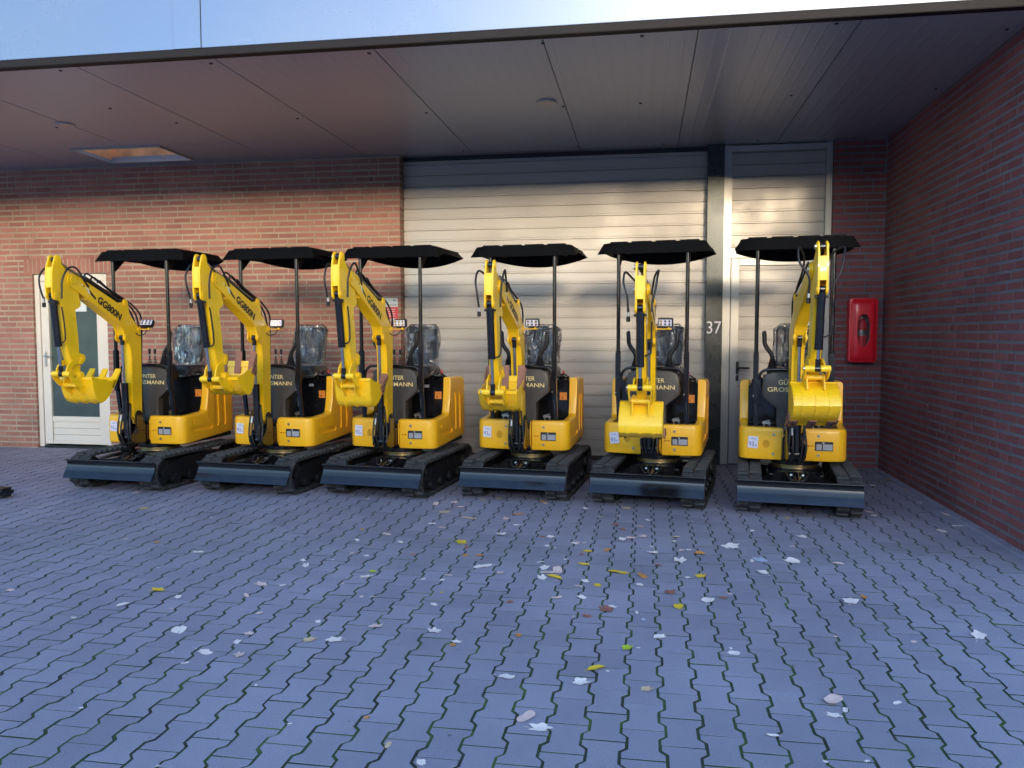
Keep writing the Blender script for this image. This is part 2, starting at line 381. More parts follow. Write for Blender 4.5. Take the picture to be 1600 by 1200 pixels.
# ================================================================== SETTING
DW = 9.65       # back wall plane
RX = 2.66       # right wall plane
H = 3.737       # ceiling
CY = 6.018      # fascia plane

def plane(name, x0, x1, y0, y1, z, m):
    me = bpy.data.meshes.new(name); me.from_pydata([(x0, y0, z), (x1, y0, z), (x1, y1, z), (x0, y1, z)], [], [(0, 1, 2, 3)]); me.materials.append(m); return me
g = tag(ob('ground', plane('ground', -120, 120, -120, 120, -0.0036, M['soil'])), 'dark sand and moss filling the joints between the pavers', kind='structure')

# -- interlocking pavers, every stone a bevelled island of one sheet
def pavement():
    CP, RP = 0.1487, 0.2257; wv = 0.0125; j = 0.0060; jt = 0.0034
    bm = bmesh.new()
    x_edge = 0.0885; ya = 3.094; yb = 3.2104
    c0 = int((-14-x_edge)/CP); c1 = int((RX-x_edge)/CP)+1
    for c in range(c0, c1):
        xl = x_edge+c*CP; xr = xl+CP; xc = (xl+xr)/2
        y_first = (yb if c % 2 == 0 else ya)
        n0 = int((0.2-y_first)/RP)-1; n1 = int((DW+0.12-y_first)/RP)+1
        for n in range(n0, n1):
            y0 = y_first+n*RP+jt; y1 = y0+RP-2*jt
            if y1 < 0.4 or y0 > DW+0.14: continue
            if y0 < 1.2 and abs(xc) > 4: continue
            L = RP; a = 0.0405; b = 0.0675; h2 = CP/2
            wide = h2+wv-j; nar = h2-wv-j
            ym = (y0+y1)/2
            prof = [(nar, -(RP/2-b)), (wide, -(RP/2-a)), (wide, -(RP/2-jt))]
            pts = [(xc-wide, y0), (xc+wide, y0), (xc+wide, ym-(RP/2-a)), (xc+nar, ym-(RP/2-b)), (xc+nar, ym+(RP/2-b)), (xc+wide, ym+(RP/2-a)), (xc+wide, y1),
                   (xc-wide, y1), (xc-wide, ym+(RP/2-a)), (xc-nar, ym+(RP/2-b)), (xc-nar, ym-(RP/2-b)), (xc-wide, ym-(RP/2-a))]
            dz = rng.gauss(0, 0.0005); tx = rng.gauss(0, 0.005); ty = rng.gauss(0, 0.005)
            ox, oy, an = rng.gauss(0, .0007), rng.gauss(0, .0007), rng.gauss(0, .003)
            def q(p, s, z):
                px, py = (p[0]-xc)*s, (p[1]-ym)*s
                px, py = px-py*an, py+px*an
                return (xc+ox+px, ym+oy+py, z+dz+px*tx+py*ty)
            ch = rng.uniform(0.0012, 0.0028)
            sx_, sy_ = 1-ch/0.07, 1-ch/0.11
            top = [bm.verts.new(q((xc+(p[0]-xc)*sx_, ym+(p[1]-ym)*sy_), 1, 0)) for p in pts]
            mid = [bm.verts.new(q(p, 1.0, -0.0011)) for p in pts]
            low = [bm.verts.new(q(p, 1.0, -0.010)) for p in pts]
            bm.faces.new(top); k = len(pts)
            for i in range(k):
                bm.faces.new((mid[i], mid[(i+1) % k], top[(i+1) % k], top[i]))
                bm.faces.new((low[i], low[(i+1) % k], mid[(i+1) % k], mid[i])).material_index = 1
    me = bpy.data.meshes.new('pavement'); me.materials.append(M['paver']); me.materials.append(M['soil']); bm.to_mesh(me); bm.free(); return me
tag(ob('pavement', pavement()), 'blue grey interlocking concrete pavers of the yard', kind='structure')
# plain paving beyond the modelled stones
for nm, a in (('yard_paving', (-120, -14.05, -60, 120)), ('yard_paving', (4.2, 120, -60, 120)), ('yard_paving', (-14.05, 4.2, -60, 0.15))):
    tag(ob(nm, plane(nm, *a, 0.0, M['paver'])), 'grey paving continuing beyond the bays', kind='structure')

# -- brick walls
def bricks(name, U, N, O, length, z0, z1, holes=(), bholes=(), seed=1, soldier=None, bm_mat='brick', mor='mortar', cut0=0.0):
    """U unit vector along wall, N outward normal, O origin at u=0,z=0 on the brick face plane"""
    r = random.Random(seed); U = Vector(U); N = Vector(N); O = Vector(O); Z = Vector((0, 0, 1))
    bm = bmesh.new(); RH = 0.0745; BH = 0.0505; BL = 0.229; HD = 0.108; J = 0.0125
    def inhole(u0, u1, zz):
        for h in list(holes)+list(bholes):
            if h[2]-0.01 < zz < h[3]-0.0 and u1 > h[0]-0.001 and u0 < h[1]+0.001: return h
        return None
    def one(u0, u1, za, zb, p=0.0):
        if u1-u0 < 0.02: return
        d = r.gauss(0, 0.0009)+p; b = 0.0025
        o = O+N*d
        f = [o+U*(u0+b)+Z*(za+b), o+U*(u1-b)+Z*(za+b), o+U*(u1-b)+Z*(zb-b), o+U*(u0+b)+Z*(zb-b)]
        m_ = [O+N*(d-b)+U*a+Z*c for a, c in ((u0, za), (u1, za), (u1, zb), (u0, zb))]
        k = [O-N*0.012+U*a+Z*c for a, c in ((u0, za), (u1, za), (u1, zb), (u0, zb))]
        F, M_, K = [[bm.verts.new(v) for v in s] for s in (f, m_, k)]
        bm.faces.new(F)
        for i in range(4):
            bm.faces.new((M_[i], M_[(i+1) % 4], F[(i+1) % 4], F[i])); bm.faces.new((K[i], K[(i+1) % 4], M_[(i+1) % 4], M_[i]))
    row = 0; z = z0+0.012
    while z+BH < z1+0.03:
        zb = min(z+BH, z1); u = -[0.0, 0.12, 0.06, 0.18][(row*7+r.randrange(2)) % 4]
        run = 0
        while u < length:
            L = BL
            if run > r.choice((3, 4, 6, 8)): L = HD; run = 0
            run += 1
            u0, u1 = max(u, 0), min(u+L, length)
            h = inhole(u0, u1, (z+zb)/2)
            if h:
                if u0 < h[0]: one(u0, h[0], z, zb)
                if u1 > h[1]: one(h[1], u1, z, zb)
            elif u1 > u0: one(u0, u1, z, zb)
            u += L+J
        z += RH; row += 1
    if soldier:
        su0, su1, sz0, sz1 = soldier; u = su0
        while u+0.05 < su1:
            one(u, u+0.0515, sz0, sz1, 0.001); u += 0.066
    bmesh.ops.recalc_face_normals(bm, faces=bm.faces)
    me = bpy.data.meshes.new(name); me.materials.append(M[bm_mat]); bm.to_mesh(me); bm.free()
    # mortar body behind the bricks, split round the holes
    mb = MB(); T = 0.11
    def slab(ua, ub, za, zb):
        if ub-ua < 0.001 or zb-za < 0.001: return
        c = O+U*((ua+ub)/2)+Z*((za+zb)/2)-N*(0.0030+T/2)
        sx = Vector((abs(U.x)*(ub-ua)+abs(N.x)*T, abs(U.y)*(ub-ua)+abs(N.y)*T, zb-za)); mb.box(c, sx)
    us = sorted(holes)
    cur = cut0
    for h in us:
        slab(cur, h[0], z0, z1); slab(h[0], h[1], h[3], z1); slab(h[0], h[1], z0, h[2]); cur = h[1]
    slab(cur, length, z0, z1)
    return me, mb.mesh(name+'_mortar', M[mor])

# left wall with the glazed door
dx0, dx1, dz1 = -8.13+0.0, -7.03, 2.353
LW0 = -14.0; LW1 = -2.99
hole = (dx0-LW0, dx1-LW0, 0.0, dz1)
me, mo = bricks('brickwork', (1, 0, 0), (0, -1, 0), (LW0, DW, 0), LW1-LW0, 0, H, holes=[hole], bholes=[(dx0-LW0-0.12, dx1-LW0+0.12, dz1, dz1+0.215)], seed=3,
                soldier=(dx0-LW0-0.115, dx1-LW0+0.12, dz1+0.006, dz1+0.209))
wl_ = empty('brick_wall', (0, 0, 0)); tag(wl_, 'long red brick wall with pale mortar and the white glazed door in it', 'wall')
ob('brickwork', me, wl_)
mo2 = MB(); 
ob('mortar', mo, wl_)
# end return of the wall at the roller door + jambs of the glazed door
for (x, s, za, zb, nm) in ((LW1, 1, 0, H, 'return'), (dx0, 1, 0, dz1, 'jamb'), (dx1, -1, 0, dz1, 'jamb')):
    a, b_ = bricks('brickwork', (0, 1, 0), (s, 0, 0), (x+s*0.001, DW-0.001, 0), 0.15, za, zb, seed=int(x*10), cut0=0.016)
    ob('brickwork', a, wl_); ob('mortar', b_, wl_)
mb = MB()
for k in range(9):
    mb.box((-3.35-0.62*k-(0.12 if k % 2 else 0), DW-0.001, 3.47), (0.012, 0.006, 0.05))
obs('weep_hole', split(mb, 'weep_hole', M['ink']), wl_)

# right pier and side wall
me, mo = bricks('pier_bricks', (1, 0, 0), (0, -1, 0), (2.105, DW, 0), RX-2.105, 0, H, seed=11, bm_mat='brick_shaded', mor='mortar_shaded')
pr = empty('brick_pier'); tag(pr, 'narrow red brick pier, shade in its colour, behind the red extinguisher cabinet', 'brick pier')
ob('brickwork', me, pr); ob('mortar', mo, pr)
a, b_ = bricks('pier_return', (0, 1, 0), (-1, 0, 0), (2.104, DW-0.001, 0), 0.15, 0, H, seed=17, bm_mat='brick_shaded', mor='mortar_shaded', cut0=0.016); ob('brickwork', a, pr); ob('mortar', b_, pr)
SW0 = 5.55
me, mo = bricks('side_bricks', (0, 1, 0), (-1, 0, 0), (RX, SW0, 0), DW-SW0-0.002, 0, H+0.6, seed=23, bm_mat='brick_shaded', mor='mortar_shaded')
sw = empty('brick_wall'); tag(sw, 'red brick side wall, shade in its colour, running forward at the right edge', 'wall')
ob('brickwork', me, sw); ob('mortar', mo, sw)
me, mo = bricks('side_end', (1, 0, 0), (0, -1, 0), (RX, SW0-0.001, 0), 0.3, 0, H+0.6, seed=29, bm_mat='brick_shaded', mor='mortar_shaded', cut0=0.016); ob('brickwork', me, sw); ob('mortar', mo, sw)
mb = MB(); mb.box((RX+0.25, (SW0+DW)/2+0.06, (H+0.6)/2), (0.26, DW-SW0, H+0.6)); ob('wall_core', mb.mesh('wall_core', M['mortar_shaded']), sw)
# row of pale edging stones along its foot
kb = MB(); y = SW0-3.0; r_ = random.Random(5)
while y < DW-0.1:
    kb.box((RX-0.035, y+0.1, 0.006+r_.uniform(-.002, .002)), (0.066, 0.194, 0.03), 0.004); y += 0.2
tag(ob('kerb_edging', kb.mesh('kerb_edging', M['paver'])), 'row of edging stones at the foot of the side wall', kind='structure')

# unseen wall added behind everything so no light comes through
bk = MB(); bk.box((-5.0, DW+0.6, 1.95), (22, 0.5, 3.9)); 
tag(ob('light_block_wall', bk.mesh('light_block_wall', M['mortar_shaded'])), 'unseen wall added behind doors and brickwork to block light', 'building')

# -- canopy
cn = empty('canopy', (0, 0, 0)); tag(cn, 'wide flat canopy with ribbed grey ceiling and glossy pale blue fascia', 'canopy')
seams = [-14.0, -12.6, -11.3, -10.0, -8.66, -7.36, -5.97, -4.62, -3.40, -2.075, -0.768, 0.367, 1.48, RX]
hx0, hx1, hy0, hy1 = -6.70, -5.58, 8.66, 9.38
def cpanel(x0, x1, y0, y1):
    b = MB(); b.box(((x0+x1)/2, (y0+y1)/2, H+0.03), (x1-x0-0.007, y1-y0, 0.06), 0.003); ob('ceiling_panel', b.mesh('ceiling_panel', M['ceiling']), cn)
YE = DW+0.35
for x0, x1 in zip(seams, seams[1:]):
    if x1 <= hx0 or x0 >= hx1: cpanel(x0, x1, CY+0.01, YE)
    else:
        cpanel(x0, x1, CY+0.01, hy0); cpanel(x0, x1, hy1, YE)
        if x0 < hx0: cpanel(x0, hx0, hy0, hy1)
        if x1 > hx1: cpanel(hx1, x1, hy0, hy1)
b = MB(); b.box((-10.4, 8.05, H+0.085), (7.3, 3.9, 0.04)); b.box((-1.35, 8.05, H+0.085), (8.3, 3.9, 0.04)); b.box((-6.14, 7.35, H+0.086), (1.3, 2.3, 0.04))
ob('roof_deck', b.mesh('roof_deck', M['groove']), cn)
# hatch lining
b = MB(); t = 0.03; hz = H+0.33
b.box(((hx0+hx1)/2, hy1+t/2, (H+hz)/2+.02), (hx1-hx0+2*t, t, hz-H), 0, M['ply']); b.box(((hx0+hx1)/2, hy0-t/2, (H+hz)/2+.02), (hx1-hx0+2*t, t, hz-H), 0, M['ply'])
b.box((hx0-t/2, (hy0+hy1)/2, (H+hz)/2+.02), (t, hy1-hy0, hz-H), 0, M['ply']); b.box((hx1+t/2, (hy0+hy1)/2, (H+hz)/2+.02), (t, hy1-hy0, hz-H), 0, M['ply'])
hatch = ob('hatch_lining', b.mesh('hatch_lining'), cn)
b = MB(); w_ = 0.022
for (cx, cy, sx, sy) in (((hx0+hx1)/2, hy1+0.0, hx1-hx0+2*w_, w_), ((hx0+hx1)/2, hy0, hx1-hx0+2*w_, w_), (hx0, (hy0+hy1)/2, w_, hy1-hy0-w_), (hx1, (hy0+hy1)/2, w_, hy1-hy0-w_)):
    b.box((cx, cy, H-0.012), (sx, sy, 0.022), 0.003)
ob('hatch_frame', b.mesh('hatch_frame', M['alu_frame']), cn)
scr = MB(); scr.cyl((0, 0, 0), (0, 0, -0.006), 0.016, 0.011, seg=12); scm = scr.mesh('screw', M['ink'])
for (x, y) in ((-4.81, 6.11), (-3.48, 6.15), (-2.137, 6.13), (-0.774, 6.135), (-0.036, 6.11), (1.318, 6.09), (-5.136, 7.19), (-6.167, 7.75), (-4.81, 7.79), (-3.497, 7.83), (-2.149, 7.84), (-0.788, 7.836), (-0.053, 7.849), (1.312, 7.825), (2.55, 7.82), (2.55, 6.4), (-2.15, 9.5), (-0.79, 9.5), (0.2, 9.55), (1.25, 9.55)):
    ob('screw', scm, cn, (x, y, H-0.0015))
sp = MB(); sp.cyl((0, 0, 0), (0, 0, -0.012), 0.10, 0.09, seg=32, m=M['ceiling'], bevel=0.003); sp.cyl((0, 0, -0.012), (0, 0, -0.014), 0.078, seg=32, m=M['alu_frame']); spm = sp.mesh('ceiling_disc')
for (x, y) in ((-5.988, 7.651), (-0.929, 7.662)): ob('ceiling_disc', spm, cn, (x, y, H-0.001))
b = MB(); b.box(((-14+3.2)/2, CY-0.008, H+0.026), (17.2, 0.082, 0.060), 0.004); ob('edge_trim', b.mesh('edge_trim', M['trim']), cn)
for (x0, x1, dy) in ((-14, -9.0, 0), (-9.0, -3.70, 0), (-3.70, -3.463, -0.004), (-3.460, 3.2, 0)):
    b = MB(); b.box(((x0+x1)/2, CY-0.012+dy, H+0.062+1.4), (x1-x0-0.003, 0.06, 2.8), 0.002); ob('fascia_panel', b.mesh('fascia_panel', M['fascia']), cn)

# -- roller door
rd = empty('roller_door', (-1.14, 9.8, 0)); tag(rd, 'wide silver sectional roller door with horizontal ribs behind the middle excavators', 'garage door')
gx0, gx1 = -2.985, 0.715
def ribs(x0, x1, z0, z1, y, pitch, phase, parent, name):
    z = z1; k = 0
    b = MB(); prof = []
    zz = z0; 
    zs = []
    q = phase
    while q > z0: q -= pitch
    q += pitch
    while q < z1: zs.append(q); q += pitch
    prof = [(0, z0)]
    for i, q in enumerate(zs):
        prof += [(0, q-0.010), (0.022, q-0.007), (0.022, q+0.006), (0, q+0.008)]
        if i % 2: prof += [(0, q+0.026), (0.004, q+0.028), (0.004, q+0.031), (0, q+0.033)]
        else: prof += [(0, q+0.024), (0.002, q+0.026), (0.002, q+0.028), (0, q+0.030)]
    prof += [(0, z1), (0.04, z1), (0.04, z0)]
    b.poly([Vector((x0, y+f, z_)) for f, z_ in prof], Vector((x1-x0, 0, 0)))
    return ob(name, b.mesh(name, M['alu'], angle=20), parent)
rdp = ribs(gx0, gx1, 0.06, 3.69, 9.80, 0.1354, 3.508, None, 'door_panel'); rdp.parent = rd; rdp.location = (1.14, -9.8, 0)
b = MB(); b.box(((gx0+gx1)/2, 9.80, 3.715), (gx1-gx0, 0.06, 0.042), 0.004); o = ob('door_header', b.mesh('door_header', M['groove']), rd); o.location = (1.14, -9.8, 0)
b = MB(); b.box(((gx0+gx1)/2, 9.805, 0.03), (gx1-gx0, 0.05, 0.06), 0.004); o = ob('bottom_seal', b.mesh('bottom_seal', M['ink']), rd); o.location = (1.14, -9.8, 0)

# -- post with the house number
ps = empty('door_post', (0.808, 9.7, 0)); tag(ps, 'dark steel post carrying the white house number 37', 'post')
b = MB(); b.box((0, 0.03, H/2), (0.187, 0.16, H-0.004), 0.004); ob('post_body', b.mesh('post_body', M['post']), ps)
t37 = text_mesh('house_number', '37', M['white'], width=0.165, height=0.145)
ob('house_number', t37, ps, mtx=place((1, 0, 0), (0, 0, 1), (-0.082, -0.0525, 1.553)))

# -- pedestrian door beside it
pd = empty('side_door', (1.5, 9.76, 0)); tag(pd, 'silver ribbed side door with black handle under a tall ribbed panel', 'door')
px0, px1 = 0.903, 2.104
def at(o, dx=-1.5, dy=-9.76): o.location = (dx, dy, 0); return o
b = MB(); fw = 0.11
b.box((px0+0.045, 9.76, H/2), (0.09, 0.08, H-0.01), 0.004); b.box((px1-0.035, 9.76, H/2), (0.07, 0.08, H-0.01), 0.004)
b.box(((px0+px1)/2+0.01, 9.76, 3.69), (px1-px0-0.162, 0.076, 0.07), 0.004); b.box(((px0+px1)/2+0.01, 9.76, 2.49), (px1-px0-0.162, 0.076, 0.11), 0.004)
at(ob('door_frame', b.mesh('door_frame', M['alu_frame']), pd))
tp = ribs(px0+0.092, px1-0.072, 2.547, 3.654, 9.77, 0.1354, 3.508, pd, 'transom_panel'); at(tp)
b = MB(); b.box((px0+0.145, 9.765, 1.22), (0.09, 0.06, 2.42), 0.004); b.box((px1-0.11, 9.765, 1.22), (0.07, 0.06, 2.42), 0.004); b.box((1.52, 9.765, 2.39), (0.86, 0.06, 0.08), 0.004); b.box((1.52, 9.765, 0.06), (0.86, 0.06, 0.10), 0.004)
leaf = at(ob('door_leaf', b.mesh('door_leaf', M['alu_frame']), pd))
lp = ribs(px0+0.19, px1-0.145, 0.11, 2.35, 9.775, 0.1354, 3.508, pd, 'leaf_panel'); at(lp)
b = MB(); b.box((1.088, 9.728, 1.15), (0.034, 0.012, 0.15), 0.005); b.cyl((1.088, 9.725, 1.155), (1.088, 9.685, 1.155), 0.011); b.cyl((1.078, 9.688, 1.155), (1.225, 9.688, 1.15), 0.011, bevel=0.003); b.box((1.088, 9.728, 1.03), (0.034, 0.012, 0.07), 0.005)
at(ob('door_handle', b.mesh('door_handle', M['ink']), pd))

# -- glazed white door on the left
gd = empty('glazed_door', ((dx0+dx1)/2, 9.72, 0)); tag(gd, 'white painted door with tall glass pane at the far left', 'door')
def g_at(o): o.location = (-(dx0+dx1)/2, -9.72, 0); return o
b = MB()
b.box((dx0+0.035, 9.73, 1.18), (0.07, 0.09, 2.33), 0.004); b.box((dx1-0.035, 9.73, 1.18), (0.07, 0.09, 2.33), 0.004); b.box(((dx0+dx1)/2, 9.732, 2.305), (dx1-dx0-0.14, 0.086, 0.09), 0.004)
g_at(ob('door_frame', b.mesh('door_frame', M['cream']), gd))
b = MB(); lx0, lx1 = dx0+0.074, dx1-0.074
gz0, gz1 = 0.43, 2.12; gx_0, gx_1 = lx0+0.115, lx1-0.12
b.box(((lx0+gx_0)/2, 9.725, 1.155), (gx_0-lx0, 0.05, 2.20), 0.003); b.box(((lx1+gx_1)/2, 9.725, 1.155), (lx1-gx_1, 0.05, 2.20), 0.003)
b.box(((gx_0+gx_1)/2, 9.727, (gz1+2.255)/2), (gx_1-gx_0, 0.046, 2.255-gz1), 0.003)
b.box(((gx_0+gx_1)/2, 9.727, 0.395), (gx_1-gx_0, 0.046, 0.07), 0.003)
for k in range(3): b.box(((gx_0+gx_1)/2, 9.733, 0.315-0.09*k), (gx_1-gx_0, 0.034, 0.086), 0.005)
b.box(((gx_0+gx_1)/2, 9.727, 0.0775), (gx_1-gx_0, 0.046, 0.045), 0.003)
g_at(ob('door_leaf', b.mesh('door_leaf', M['cream']), gd))
b = MB(); b.box(((gx_0+gx_1)/2, 9.735, (gz0+gz1)/2), (gx_1-gx_0+0.01, 0.008, gz1-gz0+0.01)); g_at(ob('glass_pane', b.mesh('glass_pane', M['glass']), gd))
b = MB(); b.box((gx_0+0.42, 9.7285, gz1-0.17), (0.26, 0.002, 0.20)); g_at(ob('notice_sheet', b.mesh('notice_sheet', M['sign_white']), gd))
b = MB(); b.box(((dx0+dx1)/2, 9.70, 0.02), (dx1-dx0-0.15, 0.03, 0.03)); g_at(ob('threshold', b.mesh('threshold', M['ink']), gd))
b = MB(); b.box((lx0+0.055, 9.697, 1.21), (0.03, 0.008, 0.20), 0.003); b.cyl((lx0+0.055, 9.695, 1.25), (lx0+0.055, 9.655, 1.25), 0.009); b.cyl((lx0+0.045, 9.658, 1.25), (lx0+0.165, 9.658, 1.245), 0.009, bevel=0.002)
g_at(ob('door_handle', b.mesh('door_handle', M['zinc']), gd))

# -- extinguisher cabinet on the pier
ex = empty('extinguisher_cabinet', (2.422, DW, 1.59)); tag(ex, 'red plastic fire extinguisher cabinet with oval window on the brick pier', 'fire extinguisher box')
def rrect(w, h, r, n=5):
    pts = []
    for (cx, cy, a) in ((w/2-r, h/2-r, 0), (-w/2+r, h/2-r, 90), (-w/2+r, -h/2+r, 180), (w/2-r, -h/2+r, 270)):
        pts += arc((cx, cy), r, a, a+90, n)
    return pts
b = MB(); rings = []
for (w_, h_, r0, y) in ((0.285, 0.70, 0.03, -0.002), (0.285, 0.70, 0.03, -0.11), (0.300, 0.715, 0.035, -0.112), (0.302, 0.718, 0.036, -0.135)):
    rings.append([Vector((x, y, z)) for x, z in rrect(w_, h_, r0)])
b.loft(rings, caps=False)
cab = ob('cabinet_body', b.mesh('cabinet_body', M['red']), ex)
# lid with oval opening
bm = bmesh.new(); n = 24*1
out_ = rrect(0.302, 0.718, 0.036); 
def ring(w_, h_, r0, y): return [Vector((x, y, z)) for x, z in rrect(w_, h_, r0)]
def oval(a, c, y): 
    pts = []
    for x, z in rrect(1, 1, 0.3): 
        t = math.atan2(z, x); pts.append(Vector((a*math.cos(t), y, c*math.sin(t))))
    return pts
L = [ring(0.302, 0.718, 0.036, -0.135), ring(0.296, 0.712, 0.034, -0.142), ring(0.262, 0.675, 0.03, -0.144), ring(0.245, 0.655, 0.03, -0.160), ring(0.19, 0.58, 0.05, -0.178), oval(0.076, 0.19, -0.180), oval(0.072, 0.185, -0.170), oval(0.072, 0.185, -0.150)]
b = MB(); b.loft(L, caps=False); lid = ob('cabinet_lid', b.mesh('cabinet_lid', M['red'], angle=50), ex)
b = MB()
for k in range(6): b.box((-0.148, -0.12, -0.28+0.112*k), (0.012, 0.03, 0.03), 0.003)
obs('hinge', split(b, 'hinge', M['red']), ex)
b = MB(); b.cyl((0, -0.07, -0.27), (0, -0.07, 0.09), 0.055, m=M['red'], bevel=0.01, seg=24); b.cyl((0, -0.07, 0.09), (0, -0.07, 0.13), 0.05, 0.02, m=M['red']); b.cyl((0, -0.07, 0.13), (0, -0.07, 0.19), 0.018, m=M['zinc'])
b.cyl((0, -0.07, -0.06), (0, -0.07, 0.005), 0.0565, m=M['pale'], seg=24); b.box((0.01, -0.08, 0.17), (0.03, 0.09, 0.014), 0.003, M['ink'])
ob('extinguisher', b.mesh('extinguisher'), ex)
b = MB(); b.loft([oval(0.074, 0.187, -0.156), oval(0.074, 0.187, -0.158)]); 
gm = bpy.data.materials.new('clear_window'); gm.use_nodes = True; nt = gm.node_tree; nt.nodes.clear()
o_ = nt.nodes.new('ShaderNodeOutputMaterial'); mx = nt.nodes.new('ShaderNodeMixShader'); mx.inputs[0].default_value = 0.12; tr = nt.nodes.new('ShaderNodeBsdfTransparent'); gl = nt.nodes.new('ShaderNodeBsdfGlossy'); gl.inputs['Roughness'].default_value = 0.1
nt.links.new(tr.outputs[0], mx.inputs[1]); nt.links.new(gl.outputs[0], mx.inputs[2]); nt.links.new(mx.outputs[0], o_.inputs[0])
ob('window', b.mesh('window', gm), ex)

# -- notice sign beside the roller door
sg = empty('notice_sign', (-3.118, DW-0.004, 1.865)); tag(sg, 'small white and red notice sign on the brick wall left of the roller door', 'sign')
b = MB(); b.box((0, 0, 0.075), (0.185, 0.006, 0.11), 0.002, M['sign_white']); b.box((0, 0, -0.052), (0.185, 0.006, 0.14), 0.002, M['sign_red'])
b.box((0.03, 0, -0.137), (0.06, 0.006, 0.028), 0.002, M['sign_white'])
b.box((0.05, -0.0035, 0.10), (0.03, 0.001, 0.012), 0, M['ink']); b.box((0.02, -0.0035, 0.045), (0.12, 0.001, 0.01), 0, M['grey_label'])
for k in range(4): b.box((0.0, -0.0035, -0.01-0.028*k), (0.12-0.02*(k % 2), 0.001, 0.007), 0, M['sign_white'])
ob('sign_plate', b.mesh('sign_plate'), sg)

# -- dark foot of some gear entering at the left edge
ft = empty('outrigger_foot', (-6.3, 6.62, 0)); tag(ft, 'dark rounded steel foot lying on the paving at the left picture edge', 'machine foot')
b = MB(); b.box((0.2, 0, 0.055), (0.40, 0.16, 0.085), 0.028, M['satin'], seg=4); b.box((0.27, 0, 0.056), (0.03, 0.166, 0.088), 0.028, M['grey_label'], seg=4)
ob('foot_pad', b.mesh('foot_pad'), ft)
b = MB(); b.box((-0.35, 0, 0.10), (0.75, 0.10, 0.09), 0.01); ob('foot_beam', b.mesh('foot_beam', M['satin']), ft)

# -- buildings and low trees across the yard behind the viewer (they stop the low light)
ow = mat('opposite_wall', (0.16, 0.13, 0.12), 0.8, var=0.1, vscale=0.6)
for (x, w_, h_) in ((-22, 30, 5.9), (16, 44, 6.0)):
    b = MB(); b.box((0, 0, h_/2), (w_, 8, h_), 0.05, ow); b.box((0, 0, h_+0.1), (w_+0.3, 8.3, 0.2), 0.02, M['trim'])
    for k in range(int(w_/5)): b.box((-w_/2+2.5+5*k, 4.0, 1.6), (3.0, 0.1, 3.0), 0.02, M['alu'])
    o = ob('opposite_building', b.mesh('opposite_building'), None, (x, -24, 0)); tag(o, 'low brown hall across the yard %s' % ('on the left side' if x < 0 else 'on the right side'), 'building')

# ================================================================== EXCAVATOR
CX = -0.035          # superstructure sits slightly left of the tracks' centre line
F_FOOT, Z_FOOT = 0.36, 0.72
meshes = {}
def once(name, fn):
    if name not in meshes: meshes[name] = fn()
    return meshes[name]

# ---- undercarriage
TR_W = 0.205; TR_X = 0.5075-TR_W/2
def track_path(n):
    """points round the belt at equal steps: (f, z, tangent angle)"""
    r = 0.158; fa, fb = 0.575, -0.60; zc = r+0.022
    segs = [('l', (fb, zc+r), (fa, zc+r)), ('a', (fa, zc), 90, -90), ('l', (fa, zc-r), (fb, zc-r)), ('a', (fb, zc), 270, 90)]
    Ls = [fa-fb, math.pi*r, fa-fb, math.pi*r]; T = sum(Ls); out = []
    for i in range(n):
        s = T*i/n
        for sg_, L_ in zip(segs, Ls):
            if s <= L_: break
            s -= L_
        t = s/L_
        if sg_[0] == 'l':
            a, c = sg_[1], sg_[2]; d = (c[0]-a[0])/abs(c[0]-a[0]); sag = 0
            out.append((a[0]+(c[0]-a[0])*t, a[1], 0 if d > 0 else math.pi))
        else:
            th = R(sg_[2]+(sg_[3]-sg_[2])*t); out.append((sg_[1][0]+r*math.cos(th), sg_[1][1]+r*math.sin(th), th-math.pi/2))
    return out
def m_belt():
    b = MB(); n = 80; pts = track_path(n); rings = []
    for f, z, a in pts:
        nx, nz = -math.sin(a), math.cos(a)      # outward
        rings.append([P(x, f+nx*h, z+nz*h) for x, h in ((-TR_W/2, -0.014), (-TR_W/2, 0.006), (TR_W/2, 0.006), (TR_W/2, -0.014))])
    b.loft(rings, closed=True)
    k = 44; pts = track_path(k*2)
    for i, (f, z, a) in enumerate(pts):
        nx, nz = -math.sin(a), math.cos(a)
        side = i % 2
        x0, x1 = (-TR_W/2+0.002, -0.006) if side == 0 else (0.006, TR_W/2-0.002)
        tx, tz = math.cos(a), math.sin(a)
        def q(x, t, h): return P(x, f+tx*t+nx*h, z+tz*t+nz*h)
        ring1 = [q(x0, -0.021, 0.004), q(x1, -0.021, 0.004), q(x1, 0.021, 0.004), q(x0, 0.021, 0.004)]
        ring2 = [q(x0+0.006, -0.013, 0.022), q(x1-0.006, -0.013, 0.022), q(x1-0.006, 0.013, 0.022), q(x0+0.006, 0.013, 0.022)]
        b.loft([ring1, ring2])
    return b.mesh('rubber_belt', M['rubber'], angle=30)
def m_trackframe():
    b = MB(); 
    b.prism([(-0.55, 0.085), (0.47, 0.085), (0.53, 0.16), (0.50, 0.25), (0.2, 0.285), (-0.3, 0.285), (-0.58, 0.25), (-0.62, 0.16)], -0.055, 0.055, 0.008)
    for f in (-0.38, -0.13, 0.13, 0.38): b.cyl(P(-0.08, f, 0.085), P(0.08, f, 0.085), 0.055, seg=20, bevel=0.006)
    b.cyl(P(-0.07, 0.0, 0.30), P(0.07, 0.0, 0.30), 0.03)
    return b.mesh('roller_frame', M['satin'])
